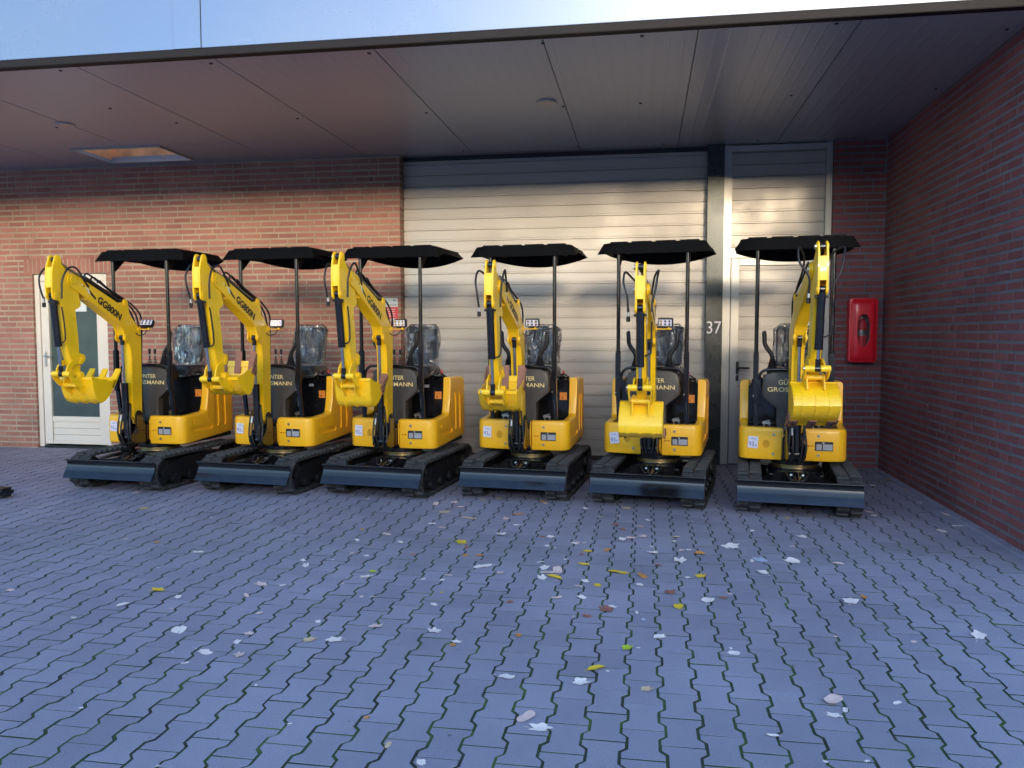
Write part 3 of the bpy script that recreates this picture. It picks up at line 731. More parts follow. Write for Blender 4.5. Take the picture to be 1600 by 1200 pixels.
def m_wheel(sprocket):
    b = MB()
    if sprocket:
        pts = []
        for i in range(22):
            for rr, da in ((0.142, -0.25), (0.142, 0.1), (0.122, 0.25), (0.122, 0.45)):
                t = 2*math.pi*(i+da)/22; pts.append((rr*math.cos(t), rr*math.sin(t)))
        b.prism(pts, -0.02, 0.02); b.cyl(P(-0.075, 0, 0), P(0.08, 0, 0), 0.095, seg=28, bevel=0.01)
        for k in range(6): b.cyl(P(0.08, 0.07*math.cos(k*math.pi/3), 0.07*math.sin(k*math.pi/3)), P(0.09, 0.07*math.cos(k*math.pi/3), 0.07*math.sin(k*math.pi/3)), 0.009, m=None, seg=6)
    else:
        b.cyl(P(-0.045, 0, 0), P(0.045, 0, 0), 0.136, seg=32, bevel=0.012); b.cyl(P(-0.075, 0, 0), P(0.075, 0, 0), 0.045, seg=20, bevel=0.006)
        b.cyl(P(0.075, 0, 0), P(0.083, 0, 0), 0.015, seg=6)
    return b.mesh('wheel', M['satin'])
def m_carriage():
    b = MB()
    b.box(P(0, 0.0, 0.235), (0.50, 0.56, 0.11), 0.02)
    for s in (-1, 1):
        b.poly([P(s*0.12, 0.30, 0.29), P(s*0.31, 0.50, 0.27), P(s*0.31, 0.36, 0.27), P(s*0.20, 0.12, 0.29)], Vector((0, 0, -0.13)), 0.01)
        b.poly([P(s*0.12, -0.30, 0.29), P(s*0.31, -0.50, 0.27), P(s*0.31, -0.36, 0.27), P(s*0.20, -0.12, 0.29)], Vector((0, 0, -0.13)), 0.01)
        b.box(P(s*0.30, 0.28, 0.19), (0.06, 0.20, 0.09), 0.012)
    # sloping nose plate in front of the slew ring
    b.poly([P(-0.19, 0.33, 0.315), P(0.19, 0.33, 0.315), P(0.27, 0.50, 0.20), P(-0.27, 0.50, 0.20)], Vector((0, 0.015, -0.045)), 0.006)
    b.box(P(0, 0.325, 0.318), (0.36, 0.03, 0.012), 0.004)
    b.cyl(P(0, 0, 0.28), P(0, 0, 0.33), 0.24, seg=40, bevel=0.01)
    return b.mesh('centre_frame', M['black'])
def m_ring():
    b = MB(); b.cyl(P(0, 0, 0.33), P(0, 0, 0.362), 0.20, seg=48, m=M['brass'], bevel=0.005); b.cyl(P(0, 0, 0.362), P(0, 0, 0.40), 0.215, seg=48, m=M['black'], bevel=0.006)
    return b.mesh('slew_ring')
def m_blade():
    b = MB(); t = 0.010
    face = [(0.738, 0.302), (0.726, 0.306), (0.714, 0.300), (0.702, 0.284), (0.697, 0.262), (0.699, 0.240), (0.708, 0.216), (0.724, 0.186), (0.744, 0.152), (0.766, 0.112)]
    face = [(f, 0.120+(z-0.112)*0.91) for f, z in face]
    k = 7
    b.prism(face[:k+1]+[(f-0.012, z-0.002) for f, z in face[:k+1]][::-1], -0.503, 0.503, 0.0, M['black']); b.prism(face[k:]+[(f-0.012, z-0.004) for f, z in face[k:]][::-1], -0.503, 0.503, 0.0, M['blade'])  # black above, sky sheen metal below
    b.cyl(P(-0.503, 0.724, 0.294), P(0.503, 0.724, 0.294), 0.007, m=M['black'])
    return b.mesh('dozer_blade', angle=60)
def m_bladearm():
    b = MB()
    for s in (-1, 1):
        b.poly([P(s*0.20, 0.69, 0.24), P(s*0.20, 0.69, 0.16), P(s*0.16, 0.38, 0.15), P(s*0.16, 0.38, 0.22)], Vector((s*0.03, 0, 0)), 0.004)
    b.box(P(0, 0.675, 0.2), (0.46, 0.03, 0.10), 0.005); b.box(P(0, 0.52, 0.185), (0.34, 0.05, 0.05), 0.008)
    return b.mesh('blade_arm', M['black'])
def m_bladecyl():
    b = MB(); b.cyl(P(0, 0.40, 0.30), P(0, 0.55, 0.255), 0.034, m=M['black'], bevel=0.005); b.cyl(P(0, 0.55, 0.255), P(0, 0.68, 0.22), 0.015, m=M['chrome'])
    for s in (-1, 1): b.box(P(s*0.03, 0.405, 0.305), (0.012, 0.09, 0.07), 0.006, M['black']); b.cyl(P(s*0.038, 0.40, 0.303), P(s*0.060, 0.40, 0.303), 0.018, m=M['zinc'], bevel=0.003); b.cyl(P(s*0.03, 0.66, 0.225), P(s*0.05, 0.66, 0.225), 0.014, m=M['zinc'])
    for s in (-1, 1): b.tube([P(s*0.07, 0.33, 0.33), P(s*0.09, 0.43, 0.325), P(s*0.06, 0.50, 0.285), P(s*0.02, 0.50, 0.275)], 0.008, m=M['hose'])
    return b.mesh('blade_cylinder')

# ---- superstructure cowls (body half shells)
def cowl(side):
    X_OUT = 0.465; fF = 0.235; fR = -0.77; rc = 0.095
    inner = 0.103 if side > 0 else -0.095
    path = []          # (x rel. to CX, F, normal)
    x_in = inner if side > 0 else 0.095
    n0 = 5
    for i in range(n0): path.append((x_in+(X_OUT-rc-x_in)*i/n0, fF-0.022*(i/n0)**2, (0, 1)))
    fF2 = fF-0.022
    for i in range(9):
        a = R(90-90*i/8); path.append((X_OUT-rc+rc*math.cos(a), fF2-rc+rc*math.sin(a), (math.cos(a), math.sin(a))))
    f = fF2-rc
    stations = [0.08, 0.02, -0.05, -0.12, -0.17, -0.205, -0.225, -0.238, -0.247, -0.254, -0.262, -0.275, -0.30, -0.36, -0.45, -0.55, -0.62, -0.675]
    for s in stations: path.append((X_OUT, s, (1, 0)))
    for i in range(1, 9):
        a = R(-90*i/8); path.append((X_OUT-rc+rc*math.cos(a), fR+rc+rc*math.sin(a), (math.cos(a), math.sin(a))))
    for i in range(1, 5): path.append((X_OUT-rc-(X_OUT-rc-0.02)*i/4, fR, (0, -1)))
    def top(f):
        if f > -0.17: return 0.700+max(0, (0.10-f))*0.06
        if f > -0.262:
            t = (-0.17-f)/0.092; s_ = t*t*t; return 0.7165+(1.10-0.7165)*s_
        return 1.10-0.02*max(0, (-0.55-f)/0.2)
    rings = []
    for x, f, (nx, nf) in path:
        zt = top(f); zb = 0.405+0.045*max(0, min(1, (0.1-f)/0.8))
        cs = [(0.078, zb), (0.018, zb), (0.005, zb+0.006), (0, zb+0.02), (0, zt-0.035), (0.004, zt-0.016), (0.014, zt-0.004), (0.03, zt), (0.070, zt-0.001), (0.077, zt-0.006), (0.078, zt-0.02)]
        rings.append([P(CX+side*(x-nx*d), f-nf*d, z) for d, z in cs])
    b = MB(); b.loft(rings)
    # inner return plate beside the boom recess
    return b
def cut(me, cutters):
    """boolean difference done once at build time"""
    o = bpy.data.objects.new('tmp_base', me); COL.objects.link(o); cs = []
    for i, c in enumerate(cutters):
        k = bpy.data.objects.new('tmp_cut', c); COL.objects.link(k); cs.append(k)
        md = o.modifiers.new('b%d' % i, 'BOOLEAN'); md.operation = 'DIFFERENCE'; md.object = k; md.solver = 'EXACT'
    dg = bpy.context.evaluated_depsgraph_get(); dg.update()
    r = bpy.data.meshes.new_from_object(o.evaluated_get(dg))
    bpy.data.objects.remove(o)
    for k in cs: bpy.data.objects.remove(k)
    r.polygons.foreach_set('use_smooth', [True]*len(r.polygons)); r.set_sharp_from_angle(angle=R(34)); return r
def stadium(c, half_len, r, ang):
    pts = []
    for p in arc((half_len, 0), r, -90, 90, 6)+arc((-half_len, 0), r, 90, 270, 6):
        a = R(ang); pts.append((c[0]+p[0]*math.cos(a)-p[1]*math.sin(a), c[1]+p[0]*math.sin(a)+p[1]*math.cos(a)))
    return pts
def m_cowl(side):
    me = cowl(side).mesh('side_cowl', M['cowl'])
    cs = []; xs = CX+side*0.465; d = side*0.02
    for (c, hl, r, a) in (((-0.13, 0.545), 0.16, 0.026, 0), ((-0.40, 0.735), 0.165, 0.036, 88), ((-0.53, 0.735), 0.165, 0.036, 88)):
        b = MB(); b.prism(stadium(c, hl, r, a), xs-side*0.012, xs+side*0.03); cs.append(b.mesh('c', M['cowl']))
    b = MB(); b.cyl(P(xs-side*0.02, 0.02, 0.62), P(xs+side*0.03, 0.02, 0.62), 0.016); cs.append(b.mesh('c', M['cowl']))
    b = MB()
    fx = 0.25
    if side < 0:
        for k in range(7):
            h = math.sqrt(max(0, 1-((k-3)/3.8)**2))*0.030; b.box(P(-0.262, fx-0.02, 0.553+(k-3)*0.0105), (2*h, 0.06, 0.0042))
        cs.append(b.mesh('c', M['ink']))
    else:
        b.cyl(P(0.100, fx, 0.547), P(0.100, fx-0.05, 0.547), 0.009); b.cyl(P(0.128, fx, 0.547), P(0.128, fx-0.05, 0.547), 0.009); cs.append(b.mesh('c', M['ink']))
    return cut(me, cs)

def m_inner(side):
    """inner return wall of the boom recess"""
    b = MB(); x = CX+(0.085 if side > 0 else -0.085)
    b.prism([(0.20, 0.42), (0.225, 0.46), (0.225, 0.64), (0.20, 0.69), (0.02, 0.69), (0.02, 0.42)], x-0.006, x+0.006, 0.002); return b.mesh('recess_plate', M['cowl'])
def m_plate():
    b = MB(); b.box((0, 0, 0), (0.152, 0.003, 0.082), 0.001, M['ink']); 
    for x, w in ((-0.042, 0.044), (0.031, 0.080)): b.box((x, -0.0018, -0.008), (w, 0.0012, 0.052), 0, M['plate_grey'])
    for k in range(5): b.box((-0.042, -0.0026, -0.025+k*0.009), (0.036, 0.0006, 0.0025), 0, M['grey_label']); b.box((0.031, -0.0026, -0.025+k*0.009), (0.070, 0.0006, 0.0025), 0, M['grey_label'])
    b.box((-0.005, -0.0018, 0.030), (0.012, 0.0012, 0.009), 0, M['white'])
    return b.mesh('name_plate')
def m_bolt():
    b = MB(); b.cyl((0, 0, 0), (0, -0.004, 0), 0.013, m=M['zinc'], seg=20, bevel=0.001); b.cyl((0, -0.004, 0), (0, -0.009, 0), 0.008, m=M['brass'], seg=6, bevel=0.001); return b.mesh('bolt')
def m_noise():
    b = MB(); b.box((0, 0, 0), (0.088, 0.0015, 0.108), 0.0, M['white']); return b.mesh('noise_label')
def m_deck():
    b = MB()
    b.box(P(CX, -0.02, 0.655), (0.80, 0.42, 0.03), 0.005)
    b.box(P(CX, -0.3, 0.42), (0.86, 0.86, 0.05), 0.01)
    for k in range(4): b.box(P(CX-0.28, 0.11-0.03*k, 0.672), (0.16, 0.012, 0.006), 0.002); b.box(P(CX+0.28, 0.11-0.03*k, 0.672), (0.16, 0.012, 0.006), 0.002)
    return b.mesh('floor_deck', M['satin'])
def m_engine():
    b = MB()
    b.box(P(CX, -0.53, 0.86), (0.77, 0.44, 0.40), 0.012); b.box(P(CX, -0.32, 0.80), (0.74, 0.05, 0.26), 0.01)
    b.box(P(CX, -0.53, 1.066), (0.74, 0.42, 0.02), 0.006)
    for z in (0.75, 0.80): b.box(P(CX+0.30, -0.343, z+0.20), (0.13, 0.012, 0.012), 0.003)
    b.box(P(CX+0.295, -0.306, 1.0), (0.14, 0.05, 0.11), 0.01); b.box(P(CX-0.30, -0.306, 1.0), (0.14, 0.05, 0.11), 0.01)
    for s in (-1, 1):
        b.box(P(CX+s*0.29, -0.30, 0.90), (0.15, 0.02, 0.34), 0.008); b.box(P(CX+s*0.29, -0.288, 0.745), (0.13, 0.006, 0.008), 0.002)
        b.tube([P(CX+s*0.20, -0.36, 1.07), P(CX+s*0.24, -0.33, 1.11), P(CX+s*0.31, -0.36, 1.10), P(CX+s*0.35, -0.42, 1.075)], 0.010)
        b.tube([P(CX+s*0.22, -0.42, 1.08), P(CX+s*0.29, -0.40, 1.13), P(CX+s*0.34, -0.48, 1.09)], 0.008)
        b.box(P(CX+s*0.27, -0.45, 1.09), (0.08, 0.07, 0.035), 0.008)
        b.cyl(P(CX+s*0.345, -0.40, 1.07), P(CX+s*0.345, -0.40, 1.11), 0.012)
    return b.mesh('engine_housing', M['black'])
def m_studs():
    b = MB()
    for s in (-1, 1):
        for dx, z in ((0.24, 1.03), (0.33, 1.03), (0.25, 0.96)): b.cyl(P(CX+s*dx, -0.280, z), P(CX+s*dx, -0.274, z), 0.006, seg=8)
    return split(b, 'housing_bolt', M['zinc'])
def m_orange():
    b = MB(); b.box((0, 0, 0), (0.075, 0.0015, 0.078), 0, M['orange']); b.box((-0.012, -0.001, -0.018), (0.022, 0.0006, 0.024), 0, mat('label_dark_orange', (0.45, 0.13, 0.02), 0.5)); b.box((0, -0.001, 0.022), (0.055, 0.0006, 0.006), 0, meshes.setdefault('_lm', mat('label_print', (0.5, 0.16, 0.02), 0.5))); b.box((0.01, -0.001, 0.008), (0.045, 0.0006, 0.003), 0, meshes['_lm'])
    return b.mesh('warning_label')
def m_cap():
    b = MB(); b.cyl((0, 0, 0), (0, 0, 0.045), 0.009, m=M['satin']); b.cyl((0, 0, 0.045), (0, 0, 0.085), 0.017, 0.011, m=M['redcap'], bevel=0.004); return b.mesh('red_switch')
def m_pedal():
    b = MB()
    b.box((0, 0, 0.05), (0.075, 0.02, 0.02), 0.004, M['zinc']); b.box((-0.02, 0, 0.03), (0.012, 0.02, 0.05), 0.003, M['zinc']); b.box((0.02, 0.01, 0.035), (0.012, 0.02, 0.06), 0.003, M['satin'])
    b.box((0.0, -0.03, 0.008), (0.055, 0.01, 0.01), 0.002, M['zinc']); b.cyl((-0.03, 0, 0.06), (0.03, 0, 0.075), 0.006, m=M['pale']); b.cyl((0.03, -0.01, 0.02), (0.03, 0.01, 0.05), 0.01, m=M['pale'])
    return b.mesh('foot_pedal')

# ---- console
def con_outline(hw=0.262, hb=0.13, zt=1.205, zm=0.968, zs=0.868, zb=0.66):
    rt = [(hb, zb), (hb, zs), (hw-0.012, zm), (hw, zm+0.035), (hw-0.012, zt-0.075), (hw-0.035, zt-0.028), (hw-0.09, zt-0.006), (0.06, zt)]
    return rt+[(-x, z) for x, z in rt[::-1]]
CXC = -0.043
def m_console():
    b = MB(); o = con_outline(); i_ = con_outline(0.235, 0.113, 1.175, 0.985, 0.882, 0.665)
    rings = [[P(CXC+x, 0.05, z) for x, z in o], [P(CXC+x, 0.115, z) for x, z in o], [P(CXC+x*0.985, 0.128, 0.93+(z-0.93)*0.99) for x, z in o], [P(CXC+x, 0.136, z) for x, z in i_]]
    b.loft(rings); return b.mesh('console', M['console'], angle=25)
def m_dash():
    b = MB(); b.box(P(CXC, -0.02, 1.13), (0.50, 0.16, 0.14), 0.03); b.box(P(CXC, -0.02, 0.93), (0.24, 0.14, 0.52), 0.02); b.box(P(CXC, 0.0, 1.215), (0.46, 0.11, 0.03), 0.012)
    return b.mesh('control_housing', M['satin'])
def m_hoop():
    b = MB(); pts = []
    xl, xr = -0.335, 0.262
    b.tube([P(xl, 0.165, 1.13), P(xl+0.012, 0.165, 1.18), P(xl+0.045, 0.165, 1.215), P(xl+0.11, 0.165, 1.226), P(-0.04, 0.165, 1.228), P(xr-0.11, 0.165, 1.226), P(xr-0.045, 0.165, 1.215), P(xr-0.012, 0.165, 1.18), P(xr, 0.165, 1.13)], 0.0135)
    return b.mesh('handrail', M['black'])
def m_joy(s):
    b = MB()
    # bellows, stalk and curved grip, leaning outwards
    for k in range(6): b.cyl((0, 0, 0.02*k), (0, 0, 0.02*k+0.013), 0.044-0.0052*k, 0.050-0.0062*k, seg=18); b.cyl((0, 0, 0.02*k+0.013), (0, 0, 0.02*k+0.02), 0.050-0.0062*k, 0.040-0.0052*k, seg=18)
    b.tube([(0, 0, 0.10), (s*0.012, 0, 0.14), (s*0.045, 0.0, 0.185), (s*0.070, -0.002, 0.235), (s*0.074, -0.004, 0.29), (s*0.078, 0.0, 0.335)], 0.0205, seg=12)
    b.cyl((s*0.070, 0.0, 0.325), (s*0.086, 0, 0.350), 0.022, 0.018, bevel=0.006); b.box((s*0.078, -0.014, 0.335), (0.03, 0.02, 0.03), 0.006)
    return b.mesh('joystick', M['satin'])
def m_lever():
    b = MB()
    for k in range(4): b.cyl((0, 0, 0.016*k), (0, 0, 0.016*k+0.010), 0.026-0.004*k, 0.030-0.005*k, seg=14, m=M['satin'])
    b.cyl((0, 0, 0.05), (0, 0, 0.12), 0.006, m=M['satin']); b.cyl((0, 0, 0.098), (0, 0, 0.108), 0.010, m=M['zinc']); b.cyl((0, 0, 0.108), (0, 0, 0.165), 0.010, 0.015, m=M['satin'], bevel=0.003)
    return b.mesh('control_lever')

# ---- canopy roof of the machine
def m_post(s):
    b = MB(); x = CX-0.005+s*0.322; f = 0.185
    b.cyl(P(x, f, 1.35), P(x-s*0.000, f+0.01, 2.32), 0.0185, seg=20); b.box(P(x, f, 1.165), (0.048, 0.048, 0.43), 0.008); b.cyl(P(x, f, 1.375), P(x, f, 1.385), 0.026, seg=16)
    b.poly([P(x-0.02, f+0.005, 0.99), P(x+0.02, f+0.005, 0.99), P(x+0.028, f-0.03, 0.665), P(x-0.012, f-0.03, 0.665)], Vector((0, 0.03, 0)), 0.004)
    b.box(P(x, f-0.015, 0.675), (0.09, 0.08, 0.012), 0.003)
    b.box(P(x-s*0.03, f-0.01, 1.08), (0.03, 0.03, 0.10), 0.006)
    return b.mesh('canopy_post', M['black'])
def m_postbolt(s):
    b = MB(); x = CX-0.005+s*0.322; f = 0.212
    for dz in (0.985, 1.10):
        for dx in (-0.018, 0.018):
            b.cyl(P(x+dx, f-0.004, dz), P(x+dx, f+0.003, dz), 0.006, seg=8)
    b.box(P(x+0.002, f+0.003, 0.86), (0.009, 0.004, 0.10), 0.001, None, Matrix.Rotation(R(-6), 3, 'Y'))
    return split(b, 'post_bolt', M['pale'])
def m_roof():
    b = MB(); N = 24
    hwT, hwB = 0.485, 0.53; 
    fF, fFb = 0.205, 0.245; fR = -0.47; bul = 0.11
    def rear(x): return fR-bul*(1-(x/0.5)**2)
    def outline(hw, ff, dr, z_f, z_s, z_r, zc):
        pts = []
        n = 14
        for i in range(n+1):
            x = -hw+2*hw*i/n; pts.append((x, ff-0.03*(abs(x)/hw)**8, z_f))
        for i in range(1, 8):
            t = i/8; f = ff+(rear(hw*0.98)-dr-ff)*t; pts.append((hw, f, z_f+(z_s-z_f)*min(1, t*4) if t < .6 else z_s+(z_r-z_s)*(t-.6)/.4))
        for i in range(n+1):
            x = hw-2*hw*i/n; pts.append((x, rear(x*0.98)-dr, z_r+(zc-z_r)*(1-(x/hw)**2)))
        for i in range(7, 0, -1):
            t = i/8; f = ff+(rear(hw*0.98)-dr-ff)*t; pts.append((-hw, f, z_f+(z_s-z_f)*min(1, t*4) if t < .6 else z_s+(z_r-z_s)*(t-.6)/.4))
        return pts
    Ls = [outline(hwT-0.03, fF-0.03, -0.03, 2.415, 2.415, 2.415, 2.415), outline(hwT-0.006, fF-0.006, -0.006, 2.408, 2.408, 2.408, 2.408), outline(hwT, fF, 0, 2.394, 2.394, 2.394, 2.394),
          outline(hwB, fFb, 0.04, 2.305, 2.345, 2.345, 2.262), outline(hwB-0.012, fFb-0.012, 0.028, 2.305, 2.345, 2.345, 2.262), outline(hwT-0.012, fF-0.012, -0.012, 2.385, 2.385, 2.385, 2.385), outline(hwT-0.05, fF-0.05, -0.05, 2.40, 2.40, 2.40, 2.40)]
    b.loft([[P(CX+x, f, z) for x, f, z in l] for l in Ls])
    # raised pads on top
    for (xa, xb) in ((-0.45, -0.26), (-0.235, -0.02), (0.005, 0.22), (0.245, 0.45)):
        b.box(P(CX+(xa+xb)/2*0.94, -0.14, 2.414), ((xb-xa)*0.93, 0.64, 0.024), 0.009)
    # cross bar under the roof
    b.box(P(CX, 0.16, 2.36), (0.70, 0.04, 0.03), 0.005); b.box(P(CX, -0.35, 2.375), (0.70, 0.04, 0.03), 0.005)
    for s in (-1, 1): b.box(P(CX+s*0.322, -0.1, 2.365), (0.04, 0.52, 0.03), 0.005); b.poly([P(CX+s*0.322-0.012, 0.17, 2.20), P(CX+s*0.322-0.012, 0.17, 2.36), P(CX+s*0.322-0.012, -0.02, 2.36)], Vector((0.024, 0, 0)), 0.003)
    return b.mesh('canopy_roof', M['roof'], angle=30)
def m_roofbolt():
    b = MB()
    for x in (-0.32, 0.32): b.cyl(P(CX+x, 0.12, 2.424), P(CX+x, 0.12, 2.432), 0.012, seg=10)
    return split(b, 'roof_bolt', M['zinc'])

# ---- seat
def m_seat():
    b = MB()
    def rr(w, h, r): return rrect(w, h, r, 4)
    rings = []
    for (f, w, h, zc) in ((-0.60, 0.28, 0.36, 1.43), (-0.585, 0.325, 0.405, 1.43), (-0.535, 0.335, 0.41, 1.425), (-0.505, 0.31, 0.38, 1.425), (-0.515, 0.24, 0.31, 1.425)):
        rings.append([P(0.0+x, f-(z)*0.16, zc+z) for x, z in rr(w, h, 0.05)])
    b.loft(rings)
    rings = []
    for (z, w, d) in ((1.10, 0.34, 0.30), (1.12, 0.40, 0.36), (1.17, 0.41, 0.37), (1.205, 0.37, 0.33), (1.195, 0.28, 0.24)):
        rings.append([Vector((0.0+x, 0.42+y, z)) for x, y in rr(w, d, 0.05)])
    b.loft(rings); b.box(P(0, -0.43, 1.085), (0.30, 0.30, 0.03), 0.01)
    return b.mesh('seat', M['seat'])
def m_film(seed):
    r = random.Random(seed); b = MB(); n = 26; k = 30; rings = []
    from mathutils import noise as nz
    for j in range(k):
        t = j/(k-1); z = 1.09+0.565*t
        w = (0.235-0.05*abs(t-0.0)+(0.02 if t > 0.1 else 0.03)); w = 0.215 if t < 0.16 else 0.182
        if t > 0.9: w *= 0.96-(t-0.9)*2.2
        lean = -(z-1.45)*0.16
        ff, fb = -0.495+lean, -0.61+lean
        if t < 0.2: ff += 0.28*(1-t/0.2)**0.6; 
        ring_ = []
        for i in range(n):
            a = 2*math.pi*i/n; sx = math.copysign(abs(math.cos(a))**0.35, math.cos(a)); sy = math.copysign(abs(math.sin(a))**0.5, math.sin(a))
            x = sx*w; f = (ff+fb)/2+sy*(ff-fb)/2
            p = Vector((x*9+seed*3.1, f*9, z*4)); q = nz.noise(p)*0.024+nz.noise(p*2.3)*0.012
            d = Vector((sx, -sy, 0)); d.normalize(); sp = P(x, f, z)+d*q
            if abs(sx) > 0.9 and 0.3 < t < 0.95: sp += Vector((math.copysign(0.03, sx)*(0.5+nz.noise(Vector((seed, z*5, 0)))), 0, 0))
            ring_.append(sp)
        rings.append(ring_)
    b.loft(rings, caps=True); return b.mesh('plastic_cover', M['film'], angle=180)

# ---- boom group (profiles in machine F,Z; rotated about the boom foot)
BOOM = [(0.305, 0.685), (0.335, 0.675), (0.40, 0.675), (0.43, 0.70), (0.432, 0.78), (0.430, 1.30), (0.445, 1.40), (0.468, 1.452)]+arc((0.502, 1.513), 0.045, -45, 40, 5)+[(0.541, 1.575), (0.575, 1.628), (1.171, 1.946), (1.225, 1.965)]+arc((1.212, 2.035), 0.06, -60, 100, 8)+[(1.112, 2.068), (0.984, 2.011), (0.62, 1.857), (0.552, 1.862)]+arc((0.507, 1.855), 0.042, 10, 175, 6)+[(0.448, 1.745), (0.335, 1.64), (0.285, 1.585), (0.275, 1.54), (0.29, 0.72)]
def m_boom():
    b = MB(); main = [p for p in BOOM]
    core = [(0.305, 0.685), (0.335, 0.675), (0.40, 0.675), (0.43, 0.70), (0.432, 0.78), (0.430, 1.30), (0.445, 1.40), (0.468, 1.452), (0.53, 1.575), (0.575, 1.628), (1.02, 1.865), (1.02, 2.026), (0.984, 2.011), (0.62, 1.857), (0.50, 1.80), (0.448, 1.745), (0.335, 1.64), (0.285, 1.585), (0.275, 1.54), (0.29, 0.72)]
    b.prism([(f, z) for f, z in core], -0.040, 0.040, 0.0)
    for s in (-1, 1): b.prism(main, s*0.040, s*0.052, 0.003)
    for s in (-1, 1):
        b.cyl(P(s*0.05, 1.205, 2.040), P(s*0.062, 1.205, 2.040), 0.040, seg=24, bevel=0.003); b.cyl(P(s*0.05, 0.505, 1.855), P(s*0.058, 0.505, 1.855), 0.03, bevel=0.002)
        b.cyl(P(s*0.05, 0.503, 1.513), P(s*0.060, 0.503, 1.513), 0.032, bevel=0.003)
    b.prism([(0.43, 0.74), (0.444, 0.76), (0.444, 0.90), (0.43, 0.93)], -0.03, 0.03, 0.003)
    return b.mesh('boom', M['boom'], angle=30)
def m_boompins():
    b = MB()
    for (f, z, r_p, x) in ((1.205, 2.040, 0.021, 0.062), (0.505, 1.855, 0.019, 0.058), (0.503, 1.513, 0.020, 0.06)):
        for s in (-1, 1): b.cyl(P(s*x, f, z), P(s*(x+0.012), f, z), r_p, seg=16, bevel=0.003)
        b.cyl(P(0.062, f-0.02, z-0.03), P(0.070, f-0.02, z-0.03), 0.006, seg=6)
    return split(b, 'boom_pin', M['zinc'])
def m_lettering():
    me = text_mesh('GG', 'GG800N', M['ink'], width=0.36, height=0.074, bold=0.05)
    return me
LETTER_MTX = place(P(0, 0.575, 1.672)-P(0, 0.905, 1.850), P(0, 0, 1)-P(0, 0, 0), P(0.0527, 0.908, 1.848))
def m_logo():
    b = MB(); x = 0.0522
    b.poly([P(x, 1.005, 1.965), P(x, 0.988, 1.915), P(x, 0.925, 1.868), P(x, 0.915, 1.885)], Vector((0.0006, 0, 0)), 0, M['ink'])
    b.poly([P(x, 1.035, 1.975), P(x, 1.010, 1.965), P(x, 0.995, 1.915), P(x, 1.02, 1.925)], Vector((0.0006, 0, 0)), 0, M['sign_white'])
    for k in range(3): b.box(P(x+0.0004, 1.095-0.022*k, 2.0-0.012*k), (0.0006, 0.012, 0.018), 0, M['sign_white'] if k % 2 == 0 else M['ink'])
    return b.mesh('boom_emblem')
def m_lamp():
    b = MB(); b.box((0, 0, 0), (0.135, 0.045, 0.078), 0.006, M['satin']); b.box((0, -0.024, 0.0), (0.118, 0.004, 0.060), 0.002, M['led'])
    for i in range(3):
        for j in range(2): b.cyl((-0.038+0.038*i, -0.025, -0.014+0.028*j), (-0.038+0.038*i, -0.028, -0.014+0.028*j), 0.011, m=M['chrome'], seg=12)
    b.box((0, 0.005, -0.045), (0.07, 0.03, 0.012), 0.003, M['satin'])
    return b.mesh('work_lamp')
def m_lampbracket():
    b = MB(); b.box((0, 0, 0), (0.145, 0.045, 0.007), 0.001); b.box((-0.068, 0, 0.0), (0.012, 0.05, 0.05), 0.002); b.cyl((0.045, 0, 0.003), (0.045, 0, 0.014), 0.009, m=None)
    return b.mesh('lamp_bracket', M['boom'])

ARMF = [(1.125, 1.172)]+arc((1.152, 1.165), 0.036, 190, 330, 6)+[(1.235, 1.28), (1.255, 1.34), (1.300, 1.473), (1.330, 1.76), (1.352, 1.815), (1.375, 1.842)]+arc((1.402, 1.885), 0.042, -70, 10, 4)+[(1.447, 1.94), (1.440, 2.10), (1.425, 2.165), (1.405, 2.215)]+arc((1.366, 2.208), 0.040, 25, 165, 6)+[(1.322, 2.17), (1.262, 2.115), (1.205, 2.085), (1.150, 2.04), (1.125, 1.93), (1.112, 1.86), (1.097, 1.835), (1.100, 1.805), (1.13, 1.782), (1.168, 1.768), (1.163, 1.70), (1.142, 1.50), (1.136, 1.372), (1.112, 1.366)]+arc((1.098, 1.318), 0.042, 70, 260, 7)+[(1.125, 1.268), (1.128, 1.23)]
def m_arm():
    b = MB()
    for s in (-1, 1): b.prism(ARMF, s*0.024, s*0.0385, 0.003)
    core1 = [(1.128, 1.20), (1.19, 1.16), (1.235, 1.28), (1.255, 1.34), (1.300, 1.473), (1.330, 1.76), (1.30, 1.95), (1.20, 2.07), (1.150, 2.04), (1.112, 1.86), (1.168, 1.768), (1.142, 1.50), (1.132, 1.37)]
    b.prism(core1, -0.0245, 0.0245, 0.0); b.prism([(1.446, 1.955), (1.440, 2.10), (1.43, 2.135), (1.405, 2.135), (1.415, 1.955)], -0.0245, 0.0245, 0.0)
    for s in (-1, 1):
        b.cyl(P(s*0.038, 1.366, 2.205), P(s*0.044, 1.366, 2.205), 0.030, bevel=0.002); b.cyl(P(s*0.038, 1.40, 1.887), P(s*0.044, 1.40, 1.887), 0.030, bevel=0.002)
    b.cyl(P(-0.06, 1.152, 1.165), P(0.06, 1.152, 1.165), 0.030, bevel=0.003)
    b.cyl(P(-0.045, 1.098, 1.316), P(0.045, 1.098, 1.316), 0.020)
    return b.mesh('arm', M['boom'], angle=30)
def m_armpins():
    b = MB()
    for f, z in ((1.366, 2.205), (1.40, 1.887)):
        for s in (-1, 1): b.cyl(P(s*0.044, f, z), P(s*0.056, f, z), 0.021, bevel=0.003, seg=16)
    b.cyl(P(-0.048, 1.098, 1.316), P(0.048, 1.098, 1.316), 0.007)
    return split(b, 'arm_pin', M['zinc'])

